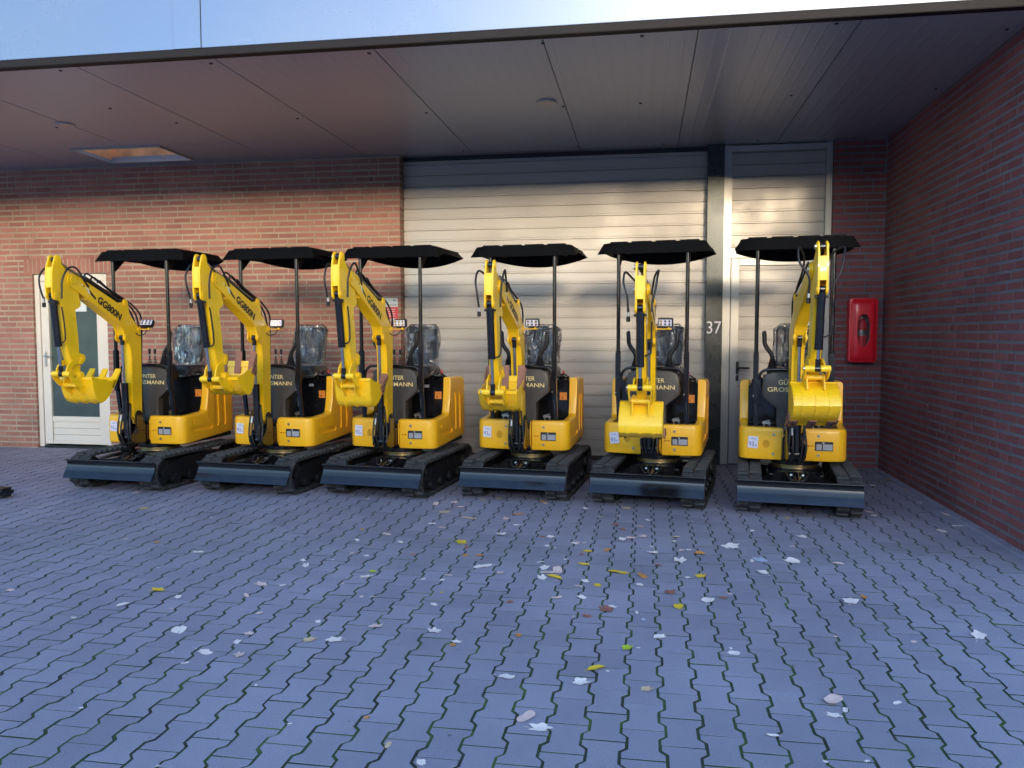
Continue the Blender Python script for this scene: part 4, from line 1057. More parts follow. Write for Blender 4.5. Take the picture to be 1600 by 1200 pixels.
# bucket in its own frame: origin at the pivot pin, profile for the curled-in pose of the first machine
BK = [(0.000, -0.030), (-0.008, -0.07), (-0.014, -0.115), (-0.028, -0.168), (-0.050, -0.218), (-0.080, -0.255), (-0.118, -0.272), (-0.16, -0.258), (-0.205, -0.233), (-0.245, -0.195), (-0.280, -0.150), (-0.325, -0.088)]
BW = 0.174
def m_bucket():
    b = MB(); t = 0.008; n = len(BK); inn = []
    for i, (f, z) in enumerate(BK):
        a = BK[max(i-1, 0)]; c = BK[min(i+1, n-1)]; d = Vector((c[0]-a[0], c[1]-a[1])).normalized(); nrm = Vector((d.y, -d.x))
        if nrm.dot(Vector((-0.12-f, -0.08-z))) < 0: nrm = -nrm
        inn.append((f+nrm.x*t, z+nrm.y*t))
    b.prism(BK+inn[::-1], -BW+0.004, BW-0.004, 0)
    side = BK+[(-0.345, -0.085), (-0.30, -0.060), (-0.255, -0.075), (-0.19, -0.055), (-0.10, -0.045), (-0.03, -0.022)]
    for s in (-1, 1): b.prism(side, s*(BW-0.010), s*BW, 0.002)
    # lip stiffener and top rail
    b.prism([(-0.315, -0.10), (-0.355, -0.055), (-0.345, -0.045), (-0.305, -0.085)], -BW+0.002, BW-0.002, 0.002)
    b.prism([(0.006, -0.045), (-0.005, -0.018), (-0.060, -0.030), (-0.055, -0.048)], -BW+0.002, BW-0.002, 0.002)
    # wear straps on the back
    for x in (-0.10, 0.0, 0.10): b.prism([(f*1.02+0.002, z*1.02-0.002) for f, z in BK[3:9]]+[(f, z) for f, z in BK[3:9][::-1]], x-0.012, x+0.012, 0)
    return b.mesh('bucket', M['boom'], angle=30)
def m_ears():
    b = MB()
    ear = [(-0.03, 0.0)]+arc((0.0, 0.0), 0.034, 150, 20, 6)+[(0.062, -0.02), (0.085, -0.075)]+arc((0.055, -0.092), 0.034, 0, -70, 4)+[(0.035, -0.15), (-0.015, -0.185), (-0.035, -0.16), (-0.022, -0.10), (-0.06, -0.045)]
    for s in (-1, 1): b.prism(ear, s*0.058, s*0.070, 0.003); b.cyl(P(s*0.07, 0, 0), P(s*0.078, 0, 0), 0.03, bevel=0.002); b.cyl(P(s*0.07, 0.055, -0.09), P(s*0.078, 0.055, -0.09), 0.028, bevel=0.002)
    b.cyl(P(-0.058, 0.055, -0.09), P(0.058, 0.055, -0.09), 0.020)
    return b.mesh('bucket_bracket', M['boom'], angle=30)
def m_earpins():
    b = MB()
    for f, z in ((0, 0), (0.055, -0.09)):
        for s in (-1, 1): b.cyl(P(s*0.078, f, z), P(s*0.090, f, z), 0.019, bevel=0.003, seg=14)
    for f, z in ((0.02, -0.03), (0.035, -0.06)): b.cyl(P(0.07, f, z), P(0.078, f, z), 0.009, seg=6)
    return split(b, 'bucket_pin', M['zinc'])
def m_tooth(painted, xw=0.032):
    b = MB(); mt = M['boom'] if painted else M['brown']
    prof = [(-0.285, -0.155), (-0.262, -0.128), (-0.318, -0.062), (-0.375, 0.000), (-0.402, 0.035), (-0.398, 0.008), (-0.352, -0.070)]
    b.prism(prof, -xw, xw, 0.003, mt)
    if not painted:
        for f, z in ((-0.302, -0.128), (-0.325, -0.098)):
            nf, nz_ = -0.80, -0.60
            b.cyl(P(0, f, z), P(0, f+nf*0.018, z+nz_*0.018), 0.008, m=M['ink'], seg=8); b.cyl(P(0, f, z), P(0, f-nf*0.022, z-nz_*0.022), 0.009, m=M['ink'], seg=8)
    return b.mesh('bucket_tooth')
def m_sidetooth(s):
    b = MB(); b.prism([(-0.272, -0.165), (-0.225, -0.10), (-0.29, -0.035), (-0.385, 0.02), (-0.395, 0.0), (-0.335, -0.085), (-0.30, -0.15)], s*BW, s*(BW+0.012), 0.002, M['brown'])
    for f, z in ((-0.27, -0.13), (-0.262, -0.095), (-0.30, -0.075)): b.cyl(P(s*(BW+0.011), f, z), P(s*(BW+0.016), f, z), 0.009, m=M['ink'], seg=8)
    return b.mesh('side_cutter')

# ---- swing bracket
def m_swing():
    b = MB()
    for s in (-1, 1):
        b.prism([(0.20, 0.44), (0.43, 0.43)]+arc((0.46, 0.50), 0.05, -90, 70, 5)+[(0.42, 0.60), (0.415, 0.70)]+arc((0.365, 0.72), 0.05, 0, 180, 6)+[(0.29, 0.62), (0.20, 0.60)], s*0.058, s*0.074, 0.004)
    b.cyl(P(0, 0.245, 0.41), P(0, 0.245, 0.64), 0.052, seg=24, bevel=0.006); b.box(P(0, 0.31, 0.46), (0.13, 0.14, 0.03), 0.006); b.box(P(0, 0.30, 0.585), (0.13, 0.10, 0.025), 0.006)
    b.box(P(0, 0.20, 0.52), (0.17, 0.05, 0.20), 0.008)
    return b.mesh('swing_bracket', M['black'])
def m_swingpins():
    b = MB()
    for s in (-1, 1):
        b.cyl(P(s*0.074, 0.362, 0.72), P(s*0.088, 0.362, 0.72), 0.020, bevel=0.003); b.cyl(P(s*0.074, 0.458, 0.50), P(s*0.086, 0.458, 0.50), 0.017, bevel=0.003); b.cyl(P(s*0.074, 0.30, 0.535), P(s*0.080, 0.30, 0.535), 0.008, seg=6)
    b.cyl(P(-0.085, 0.40, 0.545), P(0.085, 0.40, 0.545), 0.004)
    for x in (-0.04, 0.03): b.cyl(P(x, 0.43, 0.66), P(x, 0.435, 0.71), 0.008, seg=8)
    return split(b, 'swing_pin', M['pale'])

def rot2(p, c, a):
    dx, dz = p[0]-c[0], p[1]-c[1]; return (c[0]+dx*math.cos(a)-dz*math.sin(a), c[1]+dx*math.sin(a)+dz*math.cos(a))
FOOT = (F_FOOT, Z_FOOT); PIV = (1.205, 2.040); PPIN = (1.152, 1.165)
def rotx_about(f, z, a):
    # rotation by a in the (F,Z) plane about (f,z), expressed in x,-F,z space
    return Matrix.Translation(P(0, f, z)) @ Matrix.Rotation(-a, 4, 'X') @ Matrix.Translation(-P(0, f, z))

def excavator(i, x, y, yaw, swing, boom, arm, curl, label, painted=False, tagpos=None, noise_pos=(0, 0)):
    root = empty('mini_excavator', (x, y, 0), -R(yaw))
    tag(root, label, 'excavator', 'yellow mini excavators parked in a row')
    A, B = R(boom), R(arm)
    # undercarriage
    for s in (-1, 1):
        t = ob('track', once('belt', m_belt), root, (s*TR_X, 0, 0))
        ob('roller_frame', once('rframe', m_trackframe), t)
        fl = Matrix.Diagonal((s, 1, 1, 1))
        ob('idler_wheel', once('idler', lambda: m_wheel(False)), t, mtx=Matrix.Translation(P(0, 0.575, 0.18)) @ fl)
        ob('drive_sprocket', once('sprocket', lambda: m_wheel(True)), t, mtx=Matrix.Translation(P(0, -0.60, 0.18)) @ fl)
    ob('centre_frame', once('carriage', m_carriage), root); ob('slew_ring', once('ring', m_ring), root)
    ob('dozer_blade', once('blade', m_blade), root, P(0, 0.050, 0.010)); ob('blade_arm', once('bladearm', m_bladearm), root); ob('blade_cylinder', once('bladecyl', m_bladecyl), root)
    if tagpos:
        tx_, tf, tz, ta = tagpos
        b = once('tagm', lambda: MB().box((0, 0, 0), (0.045, 0.0012, 0.05), 0, M['white']).mesh('frame_tag'))
        ob('frame_tag', b, root, mtx=Matrix.Translation(P(tx_, tf, tz)) @ Matrix.Rotation(R(-55), 4, 'X') @ Matrix.Rotation(R(ta), 4, 'Y'))
    # cowls
    cr = ob('side_cowl', once('cowlR', lambda: m_cowl(1)), root); cl = ob('side_cowl', once('cowlL', lambda: m_cowl(-1)), root)
    ob('recess_plate', once('inR', lambda: m_inner(1)), root); ob('recess_plate', once('inL', lambda: m_inner(-1)), root)
    ob('name_plate', once('plate', m_plate), cr, mtx=Matrix.Translation(P(0.232, 0.2325, 0.547)) @ Matrix.Rotation(R(2.2), 4, 'Z'))
    for (bx, bz, par, ff) in ((0.185, 0.636, cr, 0.2325), (0.185, 0.464, cr, 0.2325), (-0.195, 0.636, cl, 0.2325), (-0.20, 0.462, cl, 0.2325)):
        ob('bolt', once('bolt', m_bolt), par, P(bx, ff, bz))
    nl = ob('noise_label', once('noise', m_noise), cl, mtx=Matrix.Translation(P(-0.385+noise_pos[0], 0.2325-0.007, 0.575+noise_pos[1])) @ Matrix.Rotation(R(-6), 4, 'Z') @ Matrix.Rotation(R(noise_pos[2] if len(noise_pos) > 2 else 2), 4, 'Y'))
    ob('label_text', once('t93', lambda: text_mesh('t93', '93', M['blueink'], width=0.044, height=0.040)), nl, mtx=place((1, 0, 0), (0, 0, 1), (-0.036, -0.0012, -0.036)))
    ob('label_text', once('tdb', lambda: text_mesh('tdb', 'dB', M['blueink'], width=0.020, height=0.016)), nl, mtx=place((1, 0, 0), (0, 0, 1), (0.014, -0.0012, -0.036)))
    ob('label_text', once('tlwa', lambda: text_mesh('tlwa', 'LWA', M['blueink'], width=0.048, height=0.014)), nl, mtx=place((1, 0, 0), (0, 0, 1), (-0.022, -0.0012, 0.024)))
    ob('floor_deck', once('deck', m_deck), root); en = ob('engine_housing', once('engine', m_engine), root); obs('housing_bolt', once('studs', m_studs), en)
    ob('warning_label', once('orange', m_orange), en, P(0.281, -0.288, 0.905))
    ob('switch', once('cap', m_cap), en, P(0.235, -0.52, 1.075))
    if i in (1, 2): ob('paper_label', once('paper', lambda: MB().box((0, 0, 0), (0.055, 0.001, 0.03), 0, M['grey_label']).mesh('paper_label')), en, P(0.15, -0.294, 1.0))
    for s in (-1, 1): ob('foot_pedal', once('pedal', m_pedal), root, P(CXC+s*0.215, 0.02, 0.67))
    # console
    co = ob('console', once('console', m_console), root)
    ob('console_lettering', once('tg', lambda: text_mesh('tg', 'G\u00dcNTER', M['gold'], width=0.235, height=0.052, bold=0.004)), co, mtx=place((1, 0, 0), (0, 0, 1), P(CXC-0.118, 0.1375, 1.087)))
    ob('console_lettering', once('tgm', lambda: text_mesh('tgm', 'GROSSMANN', M['gold'], width=0.425, height=0.041, bold=0.004)), co, mtx=place((1, 0, 0), (0, 0, 1), P(CXC-0.212, 0.1375, 1.022)))
    ob('control_housing', once('dash', m_dash), root); ob('handrail', once('hoop', m_hoop), root)
    ob('joystick', once('joyL', lambda: m_joy(-1)), root, P(-0.215, 0.035, 1.225)); ob('joystick', once('joyR', lambda: m_joy(1)), root, P(0.105, 0.035, 1.225))
    for lx in (-0.075, -0.01): ob('control_lever', once('lever', m_lever), root, P(lx, 0.03, 1.225))
    # canopy
    for s in (-1, 1): p_ = ob('canopy_post', once('post%d' % s, lambda: m_post(s)), root); obs('post_bolt', once('pb%d' % s, lambda: m_postbolt(s)), p_)
    rf = ob('canopy_roof', once('mroof', m_roof), root); obs('roof_bolt', once('rbolt', m_roofbolt), rf)
    # seat
    st = ob('seat', once('seatm', m_seat), root); ob('plastic_cover', m_film(i+1), st)
    # boom group turns with the swing bracket
    SWM = Matrix.Translation(P(CX, 0.245, 0)) @ Matrix.Rotation(R(swing), 4, 'Z') @ Matrix.Translation(-P(0, 0.245, 0))
    ob('swing_bracket', once('swing', m_swing), root, mtx=SWM)
    sb = [c for c in root.children if c.name.startswith('swing_bracket')][0]; obs('swing_pin', once('swpin', m_swingpins), sb)
    MB_ = SWM @ rotx_about(*FOOT, A); MA = MB_ @ rotx_about(*PIV, B)
    bo = ob('boom', once('boomm', m_boom), root, mtx=MB_); obs('boom_pin', once('bpins', m_boompins), bo)
    ob('boom_lettering', once('letters', m_lettering), bo, mtx=LETTER_MTX); ob('boom_emblem', once('logo', m_logo), bo)
    lb = ob('lamp_bracket', once('lbr', m_lampbracket), bo, P(0.118, 0.31, 1.598))
    wlm = ob('work_lamp', once('lampm', m_lamp), bo, mtx=Matrix.Translation(P(0.135, 0.29, 1.655)) @ Matrix.Rotation(R((8, 4, -4, 0, -6, 0)[i]), 4, 'Z') @ Matrix.Rotation(R((-35, -8, 0, 3, 3, 0)[i]), 4, 'X'))
    b = MB(); b.tube([P(0.052, 0.36, 1.56), P(0.09, 0.36, 1.535), P(0.13, 0.33, 1.55), P(0.155, 0.31, 1.60)], 0.005); ob('lamp_cable', once('lcable', lambda: b.mesh('lamp_cable', M['hose'])), bo)
    ar = ob('arm', once('armm', m_arm), root, mtx=MA); obs('arm_pin', once('apins', m_armpins), ar)
    # bucket
    MK = MA @ Matrix.Translation(P(0, *PPIN)) @ Matrix.Rotation(-R(curl), 4, 'X')
    bk_ = ob('bucket', once('bucketm', m_bucket), root, mtx=MK); ob('bucket_bracket', once('ears', m_ears), bk_); obs('bucket_pin', once('epins', m_earpins), bk_)
    for xt in (-0.142, 0.0, 0.142): ob('bucket_tooth', once('tooth%d' % painted, lambda: m_tooth(painted)), bk_, (xt, 0, 0))
    if not painted:
        for s in (-1, 1): ob('side_cutter', once('sc%d' % s, lambda: m_sidetooth(s)), bk_)
    # hydraulic cylinders, solved in the (F,Z) plane of the boom
    def wp(p, lvl):          # local arm/boom coordinates to swing plane
        if lvl == 'a': p = rot2(p, PIV, B); p = rot2(p, FOOT, A)
        elif lvl == 'b': p = rot2(p, FOOT, A)
        return p
    def ram(name, p0, p1, frac, rb, rr_):
        b = MB(); v0, v1 = P(0, *p0), P(0, *p1); d = v1-v0; q = v0+d*frac; u = d.normalized()
        b.cyl(v0+u*0.02, q, rb, seg=24, m=M['black'], bevel=0.004); b.cyl(q-u*0.012, q+u*0.004, rb+0.002, seg=24, m=M['black'], bevel=0.003)
        b.cyl(Vector(v0)-Vector((0.02, 0, 0)), Vector(v0)+Vector((0.02, 0, 0)), rb*0.85, m=M['black'], bevel=0.003)
        b.cyl(v0+u*0.055+Vector((-0.05, 0, 0)), v0+u*0.055+Vector((0.05, 0, 0)), 0.009, m=M['satin'])
        o = ob(name, b.mesh(name), root, mtx=SWM)
        b = MB(); b.cyl(q, v1-u*0.03, rr_, seg=18, m=M['chrome']); b.cyl(v1-u*0.075, v1-u*0.012, rr_*1.5, m=M['black'], bevel=0.003); b.cyl(Vector(v1)-Vector((0.019, 0, 0)), Vector(v1)+Vector((0.019, 0, 0)), 0.026, m=M['black'], bevel=0.003)
        ob('piston_rod', b.mesh('piston_rod'), o); return v0, v1, u
    ram('boom_cylinder', (0.458, 0.50), wp((0.503, 1.513), 'b'), 0.545, 0.034, 0.0135)
    p0, p1 = wp((0.505, 1.855), 'b'), wp((1.366, 2.205), 'a'); ram('arm_cylinder', p0, p1, 0.60, 0.031, 0.013)
    Rl = ROD[i]; LL = math.hypot(Rl[0]-1.40, Rl[1]-1.887)
    pr_ = wp(Rl, 'a'); p2 = wp((1.40, 1.887), 'a'); v0, v1, u = ram('bucket_cylinder', p2, pr_, 0.455/LL, 0.0315, 0.0135)
    # linkage: rocker plates (arm to rod end) and links (rod end to bucket)
    A2 = wp((1.140, 1.285), 'a'); Q0 = rot2((PPIN[0]+0.055, PPIN[1]-0.09), PPIN, R(curl)); Q = wp(Q0, 'a')
    b = MB()
    def strap(pa, pb, x0, x1, w, bow=0.0):
        va, vb = Vector(pa), Vector(pb); d = (vb-va); L_ = d.length; d.normalize(); nn = Vector((-d.y, d.x)); up, lo = [], []
        a0 = math.degrees(math.atan2(d.y, d.x))
        K = 8
        for k in range(K+1):
            t = k/K; c = va+d*L_*t+nn*bow*4*t*(1-t); up.append((c+nn*w)); lo.append((c-nn*w))
        e1 = [(vb.x+w*math.cos(R(a0+90-180*k/6)), vb.y+w*math.sin(R(a0+90-180*k/6))) for k in range(1, 6)]
        e0 = [(va.x+w*math.cos(R(a0-90-180*k/6)), va.y+w*math.sin(R(a0-90-180*k/6))) for k in range(1, 6)]
        pts = [(v.x, v.y) for v in up]+e1+[(v.x, v.y) for v in lo[::-1]]+e0
        b.prism(pts, x0, x1, 0.002)
    for s in (-1, 1):
        strap(A2, pr_, s*0.046, s*0.058, 0.024, 0.045); b.cyl(P(s*0.022, *pr_), P(s*0.095, *pr_), 0.026, m=None, bevel=0.003); b.cyl(P(s*0.04, *A2), P(s*0.062, *A2), 0.022)
        strap(pr_, Q, s*0.082, s*0.093, 0.024, 0.012)
    ob('bucket_link', b.mesh('bucket_link', M['boom'], angle=30), root, mtx=SWM)
    b = MB()
    for s in (-1, 1): b.cyl(P(s*0.095, *pr_), P(s*0.107, *pr_), 0.016, bevel=0.003); b.cyl(P(s*0.062, *A2), P(s*0.070, *A2), 0.012); b.cyl(P(s*0.093, *Q), P(s*0.101, *Q), 0.014)
    obs('link_pin', split(b, 'link_pin', M['zinc']), [c for c in root.children if c.name.startswith('bucket_link')][0])
    # hoses on the arm
    def aw(f, z, x): q = wp((f, z), 'a'); return P(x, *q)
    def bw_(f, z, x): q = wp((f, z), 'b'); return P(x, *q)
    hz = lambda n_, pts, r, par=root: ob(n_, MB().tube(pts, r, m=M['hose']).mesh(n_), par, mtx=SWM)
    topv = P(0, *p2)+u*0.085
    rr_ = random.Random(i*5+1)
    def jig(a): return rr_.uniform(-a, a)
    lx = -0.092; rx = 0.088; bu = (0, 0, 0.0, 0.015, 0.03, 0.045)[i]; ou = (0, 0, 0, 0.0, 0.02, 0.05)[i]
    hz('hydraulic_hose', [bw_(0.60, 1.93, -0.05), bw_(0.95, 2.06, -0.062), aw(1.20, 2.12+bu*.5, -0.075-ou*.5), aw(1.34, 2.15+bu+jig(.015), -0.108-ou+jig(.01)), aw(1.42, 2.07+bu*.5, -0.112-ou+jig(.012)), aw(1.435, 1.98, -0.100), topv+Vector((lx, -0.012, 0.055))], 0.0085)
    hz('hydraulic_hose', [bw_(1.02, 1.985, 0.058), bw_(1.11, 2.06, 0.075), aw(1.19, 2.135+bu*.6, 0.085+ou*.6), aw(1.27, 2.155+bu+jig(.012), 0.098+ou*1.6), aw(1.345, 2.11+bu*.6, 0.102+ou*1.4+jig(.01)), aw(1.39, 2.02, 0.095+ou*.8), aw(1.392, 1.93, 0.09), topv+Vector((rx, -0.004, 0.055))], 0.0085)
    b = MB()
    for xx in (lx, rx): b.cyl(topv+Vector((xx, -0.008, 0.075)), topv+Vector((xx, -0.008, 0.02)), 0.011, m=M['pale'], seg=10); b.cyl(topv+Vector((xx, -0.008, 0.022)), topv+Vector((xx, -0.008, -0.022)), 0.016, m=M['satin'], bevel=0.004)
    b.cyl(topv+Vector((lx, -0.008, 0)), topv+Vector((rx, -0.008, 0)), 0.007, m=M['satin'])
    obs('hose_fitting', split(b, 'hose_fitting'), root, mtx=SWM)
    e_ = v0+u*((v1-v0).length*0.60)
    hz('hydraulic_hose', [topv+Vector((rx, -0.008, -0.02)), topv+u*0.10+Vector((0.086, 0, 0)), topv+u*0.25+Vector((0.082, 0.006, 0)), e_+Vector((0.072, 0, 0.02)), e_+Vector((0.035, 0, 0))], 0.007)
    # hoses over the boom top and down behind it
    for k, xx in enumerate((-0.022, 0.0, 0.024)):
        hz('hydraulic_hose', [bw_(0.98-0.06*k, 2.075-0.02*k, xx), bw_(0.93-0.05*k, 2.115-0.03*k, xx), bw_(0.72, 2.015-0.012*k, xx), bw_(0.52, 1.925-0.012*k, xx*1.6), bw_(0.40, 1.86-0.01*k, xx*2), bw_(0.30-0.02*k, 1.74, xx*1.5), bw_(0.255-0.012*k, 1.58, xx), bw_(0.245, 1.3, xx), bw_(0.25, 0.95, xx), P(xx, 0.22, 0.70)], 0.0085)
    # hoses at the swing bracket
    for (xa, xb_, sg_, zt) in ((-0.055, -0.05, -1, 0.80), (0.045, 0.05, 1, 0.84), (-0.035, -0.02, -1, 0.76), (0.03, 0.02, 1, 0.70)):
        hz('hydraulic_hose', [P(xa*0.6, 0.44, zt), P(xa, 0.475+jig(.01), zt-0.03), P(xb_+sg_*0.02, 0.50+jig(.015), 0.62), P(xb_+sg_*0.018, 0.50+jig(.01), 0.52), P(xb_, 0.46, 0.43+jig(.01)), P(xb_*0.6, 0.34, 0.43)], 0.009)
    b = MB()
    for (x_, zt) in ((-0.045, 0.73), (0.042, 0.74), (-0.015, 0.76)): b.cyl(P(x_, 0.485, zt), P(x_, 0.498, zt-0.06), 0.012, m=M['pale'], seg=10)
    obs('hose_fitting', split(b, 'hose_fitting'), root, mtx=SWM)
    return root

POSE = [(-5.110, 7.810, 4.0), (-3.709, 7.865, 6.3), (-2.441, 7.914, 6.3), (-1.124, 8.000, 5.2), (0.145, 7.868, 8.6), (1.395, 7.717, 7.0)]
KIN = [(1.6, 0.3, 0.1, -2), (3.6, 0.2, -2.4, -26), (2.2, 0.6, -2.4, 6), (2.1, -5.6, 5.4, -24), (4.2, -8.5, 8.8, 52), (6.2, 0.6, -3.8, 80)]
ROD = [(1.319, 1.181), (1.293, 1.145), (1.317, 1.176), (1.296, 1.148), (1.347, 1.266), (1.348, 1.282)]     # rod end of the bucket cylinder
LAB = ['leftmost yellow mini excavator, bucket with yellow painted teeth, before the white door',
       'second yellow mini excavator from the left, upward bucket with brown teeth',
       'third yellow mini excavator from the left, parked before the red and white notice sign',
       'fourth yellow mini excavator from the left, brown bucket teeth up, before the silver roller door',
       'fifth yellow mini excavator from the left, facing straight out beside the post numbered 37',
       'rightmost yellow mini excavator, bucket hanging with teeth pointing down, before the side door']
TAGS = [None, (0.14, 0.43, 0.245, 0), (0.15, 0.43, 0.245, 45), (-0.10, 0.43, 0.245, 4), None, None]
NP = [(0.0, 0.005, 2), (0.0, 0.0, 2), (0.0, -0.003, 0), (-0.005, 0.0, 2), (0.0, -0.02, -8), (0.01, -0.012, 4)]
for i in range(6):
    excavator(i, *POSE[i], *KIN[i], LAB[i], painted=(i == 0), tagpos=TAGS[i], noise_pos=NP[i])

# ================================================================== FALLEN LEAVES
CA = (1251.27, 0.0625, 0.1629)
def ground_at(px, py):
    f_, p, yw = CA; cy, sy = math.cos(yw), math.sin(yw)
    Fv = Vector((-sy*math.cos(p), cy*math.cos(p), -math.sin(p))); Rv = Vector((cy, sy, 0)); Uv = Rv.cross(Fv)
    d = Fv+Rv*((px-800)/f_)-Uv*((py-600)/f_); t = -1.55/d.z; return d*t, d.length*t
LC = {'y': ('yellow', (0.72, 0.47, 0.03)), 'w': ('whitish', (0.82, 0.70, 0.68)), 'p': ('pale pink', (0.72, 0.52, 0.48)), 'o': ('orange brown', (0.58, 0.24, 0.07)),
      'r': ('reddish brown', (0.30, 0.12, 0.09)), 'b': ('bluish pale', (0.42, 0.47, 0.62)), 'g': ('yellow green', (0.40, 0.52, 0.03)), 't': ('tan', (0.62, 0.44, 0.28))}
for k, (n_, c_) in LC.items(): M['leaf_'+k] = mat('leaf_'+n_.replace(' ', '_'), c_, 0.6, var=0.22, vscale=25, bump=0.3, bscale=60)
def leaf_mesh(shape, k):
    """lobed or oval leaf, curled, with stalk; unit length"""
    r = random.Random(100*shape+7); bm = bmesh.new(); n = 22; ring_o, ring_i = [], []
    cup = r.uniform(0.15, 0.6)*(1 if r.random() < .7 else -1); fold = r.uniform(0.0, 0.5); tw = r.uniform(-0.4, 0.4)
    def zf(x, y): return abs(cup)*0.55*(x*x+y*y)+fold*abs(y)*0.6+tw*x*y+0.03+0.03*math.sin(7*x+3*y+shape)
    c = bm.verts.new((0, 0, zf(0, 0)))
    for i in range(n):
        a = 2*math.pi*i/n
        if shape % 3 == 0: q = 0.5*(0.62+0.38*abs(math.cos(a*2.5)))*(1.0 if abs(a-math.pi) > .3 else 0.8)
        elif shape % 3 == 1: q = 0.5*(0.55+0.45*math.cos(a)**2)
        else: q = 0.5*(0.72+0.28*math.cos(a)+0.10*math.sin(5*a))
        q *= r.uniform(0.88, 1.08)
        x, y = q*math.cos(a), q*math.sin(a)*0.85
        ring_i.append(bm.verts.new((x*.55, y*.55, zf(x*.55, y*.55)))); ring_o.append(bm.verts.new((x, y, zf(x, y))))
    for i in range(n):
        j = (i+1) % n; bm.faces.new((c, ring_i[i], ring_i[j])); bm.faces.new((ring_i[i], ring_o[i], ring_o[j], ring_i[j]))
    me = bpy.data.meshes.new('leaf'); bm.to_mesh(me); bm.free()
    b = MB(); b.bm.from_mesh(me); bpy.data.meshes.remove(me)
    geom = bmesh.ops.solidify(b.bm, geom=b.bm.faces[:], thickness=0.012)
    b.tube([(-0.42, 0, 0.05), (-0.52, 0.02, 0.03), (-0.62, 0.05, 0.03)], 0.010, seg=5, m=None)
    m_ = b.mesh('leaf', M['leaf_'+k], angle=60)
    zmin = min(v.co.z for v in m_.vertices)
    for v in m_.vertices: v.co.z -= zmin
    return m_
LEAVES6 = "445,70,y,22;620,207,w,30;490,175,o,20;390,165,p,14;492,254,b,16;38,325,p,22;493,326,y,30;386,370,w,35;556,348,w,25;535,383,p,12;230,411,w,20;562,446,w,50;635,517,w,52;740,490,w,30;778,461,p,25;748,527,p,36;578,553,w,18;808,398,p,20;770,343,p,22;815,307,p,36;880,311,w,22;955,248,w,28;946,232,w,20;1115,169,w,20;1207,150,p,26;1252,176,w,28;1132,135,y,16;1350,117,w,22;1380,129,p,16;1147,218,w,20;1168,267,g,22;1144,283,w,32;1291,213,o,14;1440,175,y,40;1458,190,r,22;1493,217,o,24;1455,216,o,18;1508,251,w,42;1562,270,p,25;1400,278,p,20;1385,292,w,18;1325,289,w,18;1378,331,y,14;1165,345,p,14;1130,345,p,18;1070,305,p,12;1357,370,w,22;993,424,w,18;1046,481,w,38;968,480,t,36;1176,438,p,36;1356,452,w,42;1416,494,o,28;1428,487,w,24;1575,595,w,48;1593,362,r,20;1580,102,p,30;1565,150,w,48;1465,100,t,40;1388,81,t,34;1362,56,p,24;1435,66,p,22;1420,50,p,24;1148,39,p,16;1560,38,y,18;1508,42,y,14;800,622,w,10;253,694,w,12;1147,724,o,18;1213,808,t,28;1318,868,w,36;490,875,w,12;425,20,p,24;540,520,b,10;905,743,w,8;1040,231,w,10;660,98,w,8;1100,208,p,14"
LEAVES7 = "20,88,o,34;15,122,w,22;95,158,r,18;122,158,w,24;100,258,w,44;142,264,p,42;93,286,w,34;132,284,y,42;110,270,p,34;88,237,w,18;168,229,w,12;225,245,y,32;140,349,p,30;222,349,w,30;330,269,y,44;265,308,y,30;228,297,w,26;208,312,p,22;407,280,o,34;395,306,w,30;297,199,o,28;240,203,y,28;215,212,r,18;345,168,w,32;370,162,p,30;412,158,p,28;435,208,w,34;458,247,r,22;435,188,w,16;330,93,p,20;325,121,r,26;345,135,r,20;400,125,t,18;423,106,w,18;275,95,p,16;355,68,t,44;233,70,w,18;190,178,w,22;205,176,p,16;225,178,p,14;110,186,w,16;135,193,w,12;525,232,w,36;590,281,y,32;592,212,o,32;548,286,w,18;495,335,r,44;520,374,y,42;612,360,w,48;660,349,r,20;683,337,p,18;468,470,w,38;360,505,g,32;263,570,y,50;297,577,w,12;293,385,r,40;315,376,w,24;235,406,r,26;190,406,p,10;20,466,o,26;215,613,w,38;421,634,t,34;45,722,p,56;88,756,w,56;815,780,w,28;687,523,w,36;683,506,w,16;683,188,w,50;910,160,w,36;875,188,p,18;780,232,b,50;750,233,w,20;885,237,w,46;788,272,w,34;1020,242,p,24;1057,360,w,42;1099,345,o,28;1257,487,p,16;1457,470,w,66;1003,668,p,56;1042,700,w,28;1005,716,w,36;1205,677,w,22;1342,140,w,32;1393,124,w,28;1358,90,p,26;1012,470,p,10;860,100,y,16;507,160,t,26;750,140,w,14;530,200,p,22;555,200,w,18;505,172,w,14;395,505,w,10;410,415,b,20;390,395,w,16;930,90,t,14;105,54,t,22;95,48,o,20;560,110,w,10;645,60,p,10;1110,860,w,14;980,860,w,16"
PILE = [(1375, 738, 't', 10), (1383, 741, 'p', 10), (1392, 746, 't', 12), (1387, 751, 'o', 14), (1398, 750, 'w', 8), (1418, 764, 'p', 10), (1424, 768, 't', 12), (1430, 770, 'w', 9), (1434, 774, 'w', 8), (1364, 759, 'w', 8), (1421, 766, 'o', 10), (1366, 806, 'w', 10), (1358, 800, 'p', 8), (1437, 786, 'w', 6)]
lv = []
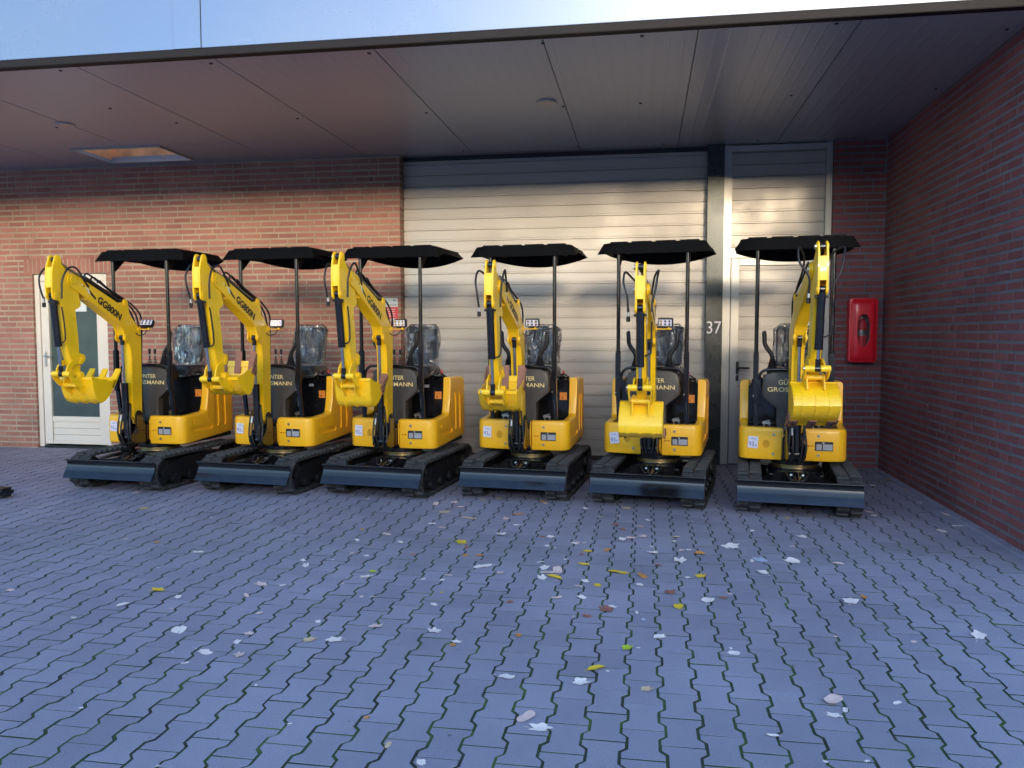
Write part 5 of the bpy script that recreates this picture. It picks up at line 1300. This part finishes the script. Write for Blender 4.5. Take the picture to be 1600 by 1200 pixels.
for s_, oy, ox in ((LEAVES6, 760, 0), (LEAVES7, 760, 800)):
    for e in s_.split(';'):
        a, b2, k, sz = e.split(','); lv.append((ox+float(a)/2, oy+float(b2)/2, k, float(sz)/2))
lv += [(float(a), float(b2), k, float(s2)) for a, b2, k, s2 in PILE]
lm = {}
recs = []
r = random.Random(42)
for (px, py, k, sz) in lv:
    p_, d_ = ground_at(px, py); L_ = sz/1251.27*d_*r.uniform(1.25, 1.5)
    L_ = max(0.024, min(L_, 0.15)); recs.append((p_, L_, k))
def zone(x):
    cs = [-5.1, -3.7, -2.44, -1.12, 0.14, 1.39]; j = min(range(6), key=lambda q: abs(cs[q]*0.9-x)); return j
ORD = ['first', 'second', 'third', 'fourth', 'fifth', 'sixth', 'seventh', 'eighth', 'ninth', 'tenth', 'eleventh', 'twelfth']+['%dth' % q for q in range(13, 60)]
keys = {}
for idx, (p_, L_, k) in enumerate(recs):
    depth = p_.y/1.0
    band = 'near the camera' if p_.y < 3.6 else ('mid yard' if p_.y < 5.2 else 'by the machines')
    size = 'big' if L_ > 0.075 else ('small' if L_ < 0.045 else 'medium')
    wall = p_.x > 1.9
    keys.setdefault((k, size, band, zone(p_.x) if not wall else 9), []).append(idx)
labels = {}
WHERE = ['before first excavator', 'before second excavator', 'before third excavator', 'before fourth excavator', 'before fifth excavator', 'before sixth excavator']
for (k, size, band, zn), ids in keys.items():
    ids.sort(key=lambda q: recs[q][0].x)
    w_ = 'beside the side wall' if zn == 9 else WHERE[zn]
    for n_, q in enumerate(ids):
        base = '%s %s leaf, %s, %s' % (size, LC[k][0], band, w_)
        labels[q] = base if len(ids) == 1 else '%s, %s from left' % (base, ORD[n_])
for idx, (p_, L_, k) in enumerate(recs):
    sh = r.randrange(9)
    me = lm.get((sh, k)) or lm.setdefault((sh, k), leaf_mesh(sh, k))
    o = ob('fallen_leaf', me); o.location = (p_.x, p_.y, 0.0012)
    o.scale = (L_, L_*r.uniform(0.7, 1.0), L_*r.uniform(0.25, 0.75)); o.rotation_euler = (r.uniform(-.08, .08), r.uniform(-.08, .08), r.uniform(0, 6.28))
    tag(o, labels[idx], 'leaf', 'fallen leaves scattered on the pavers')
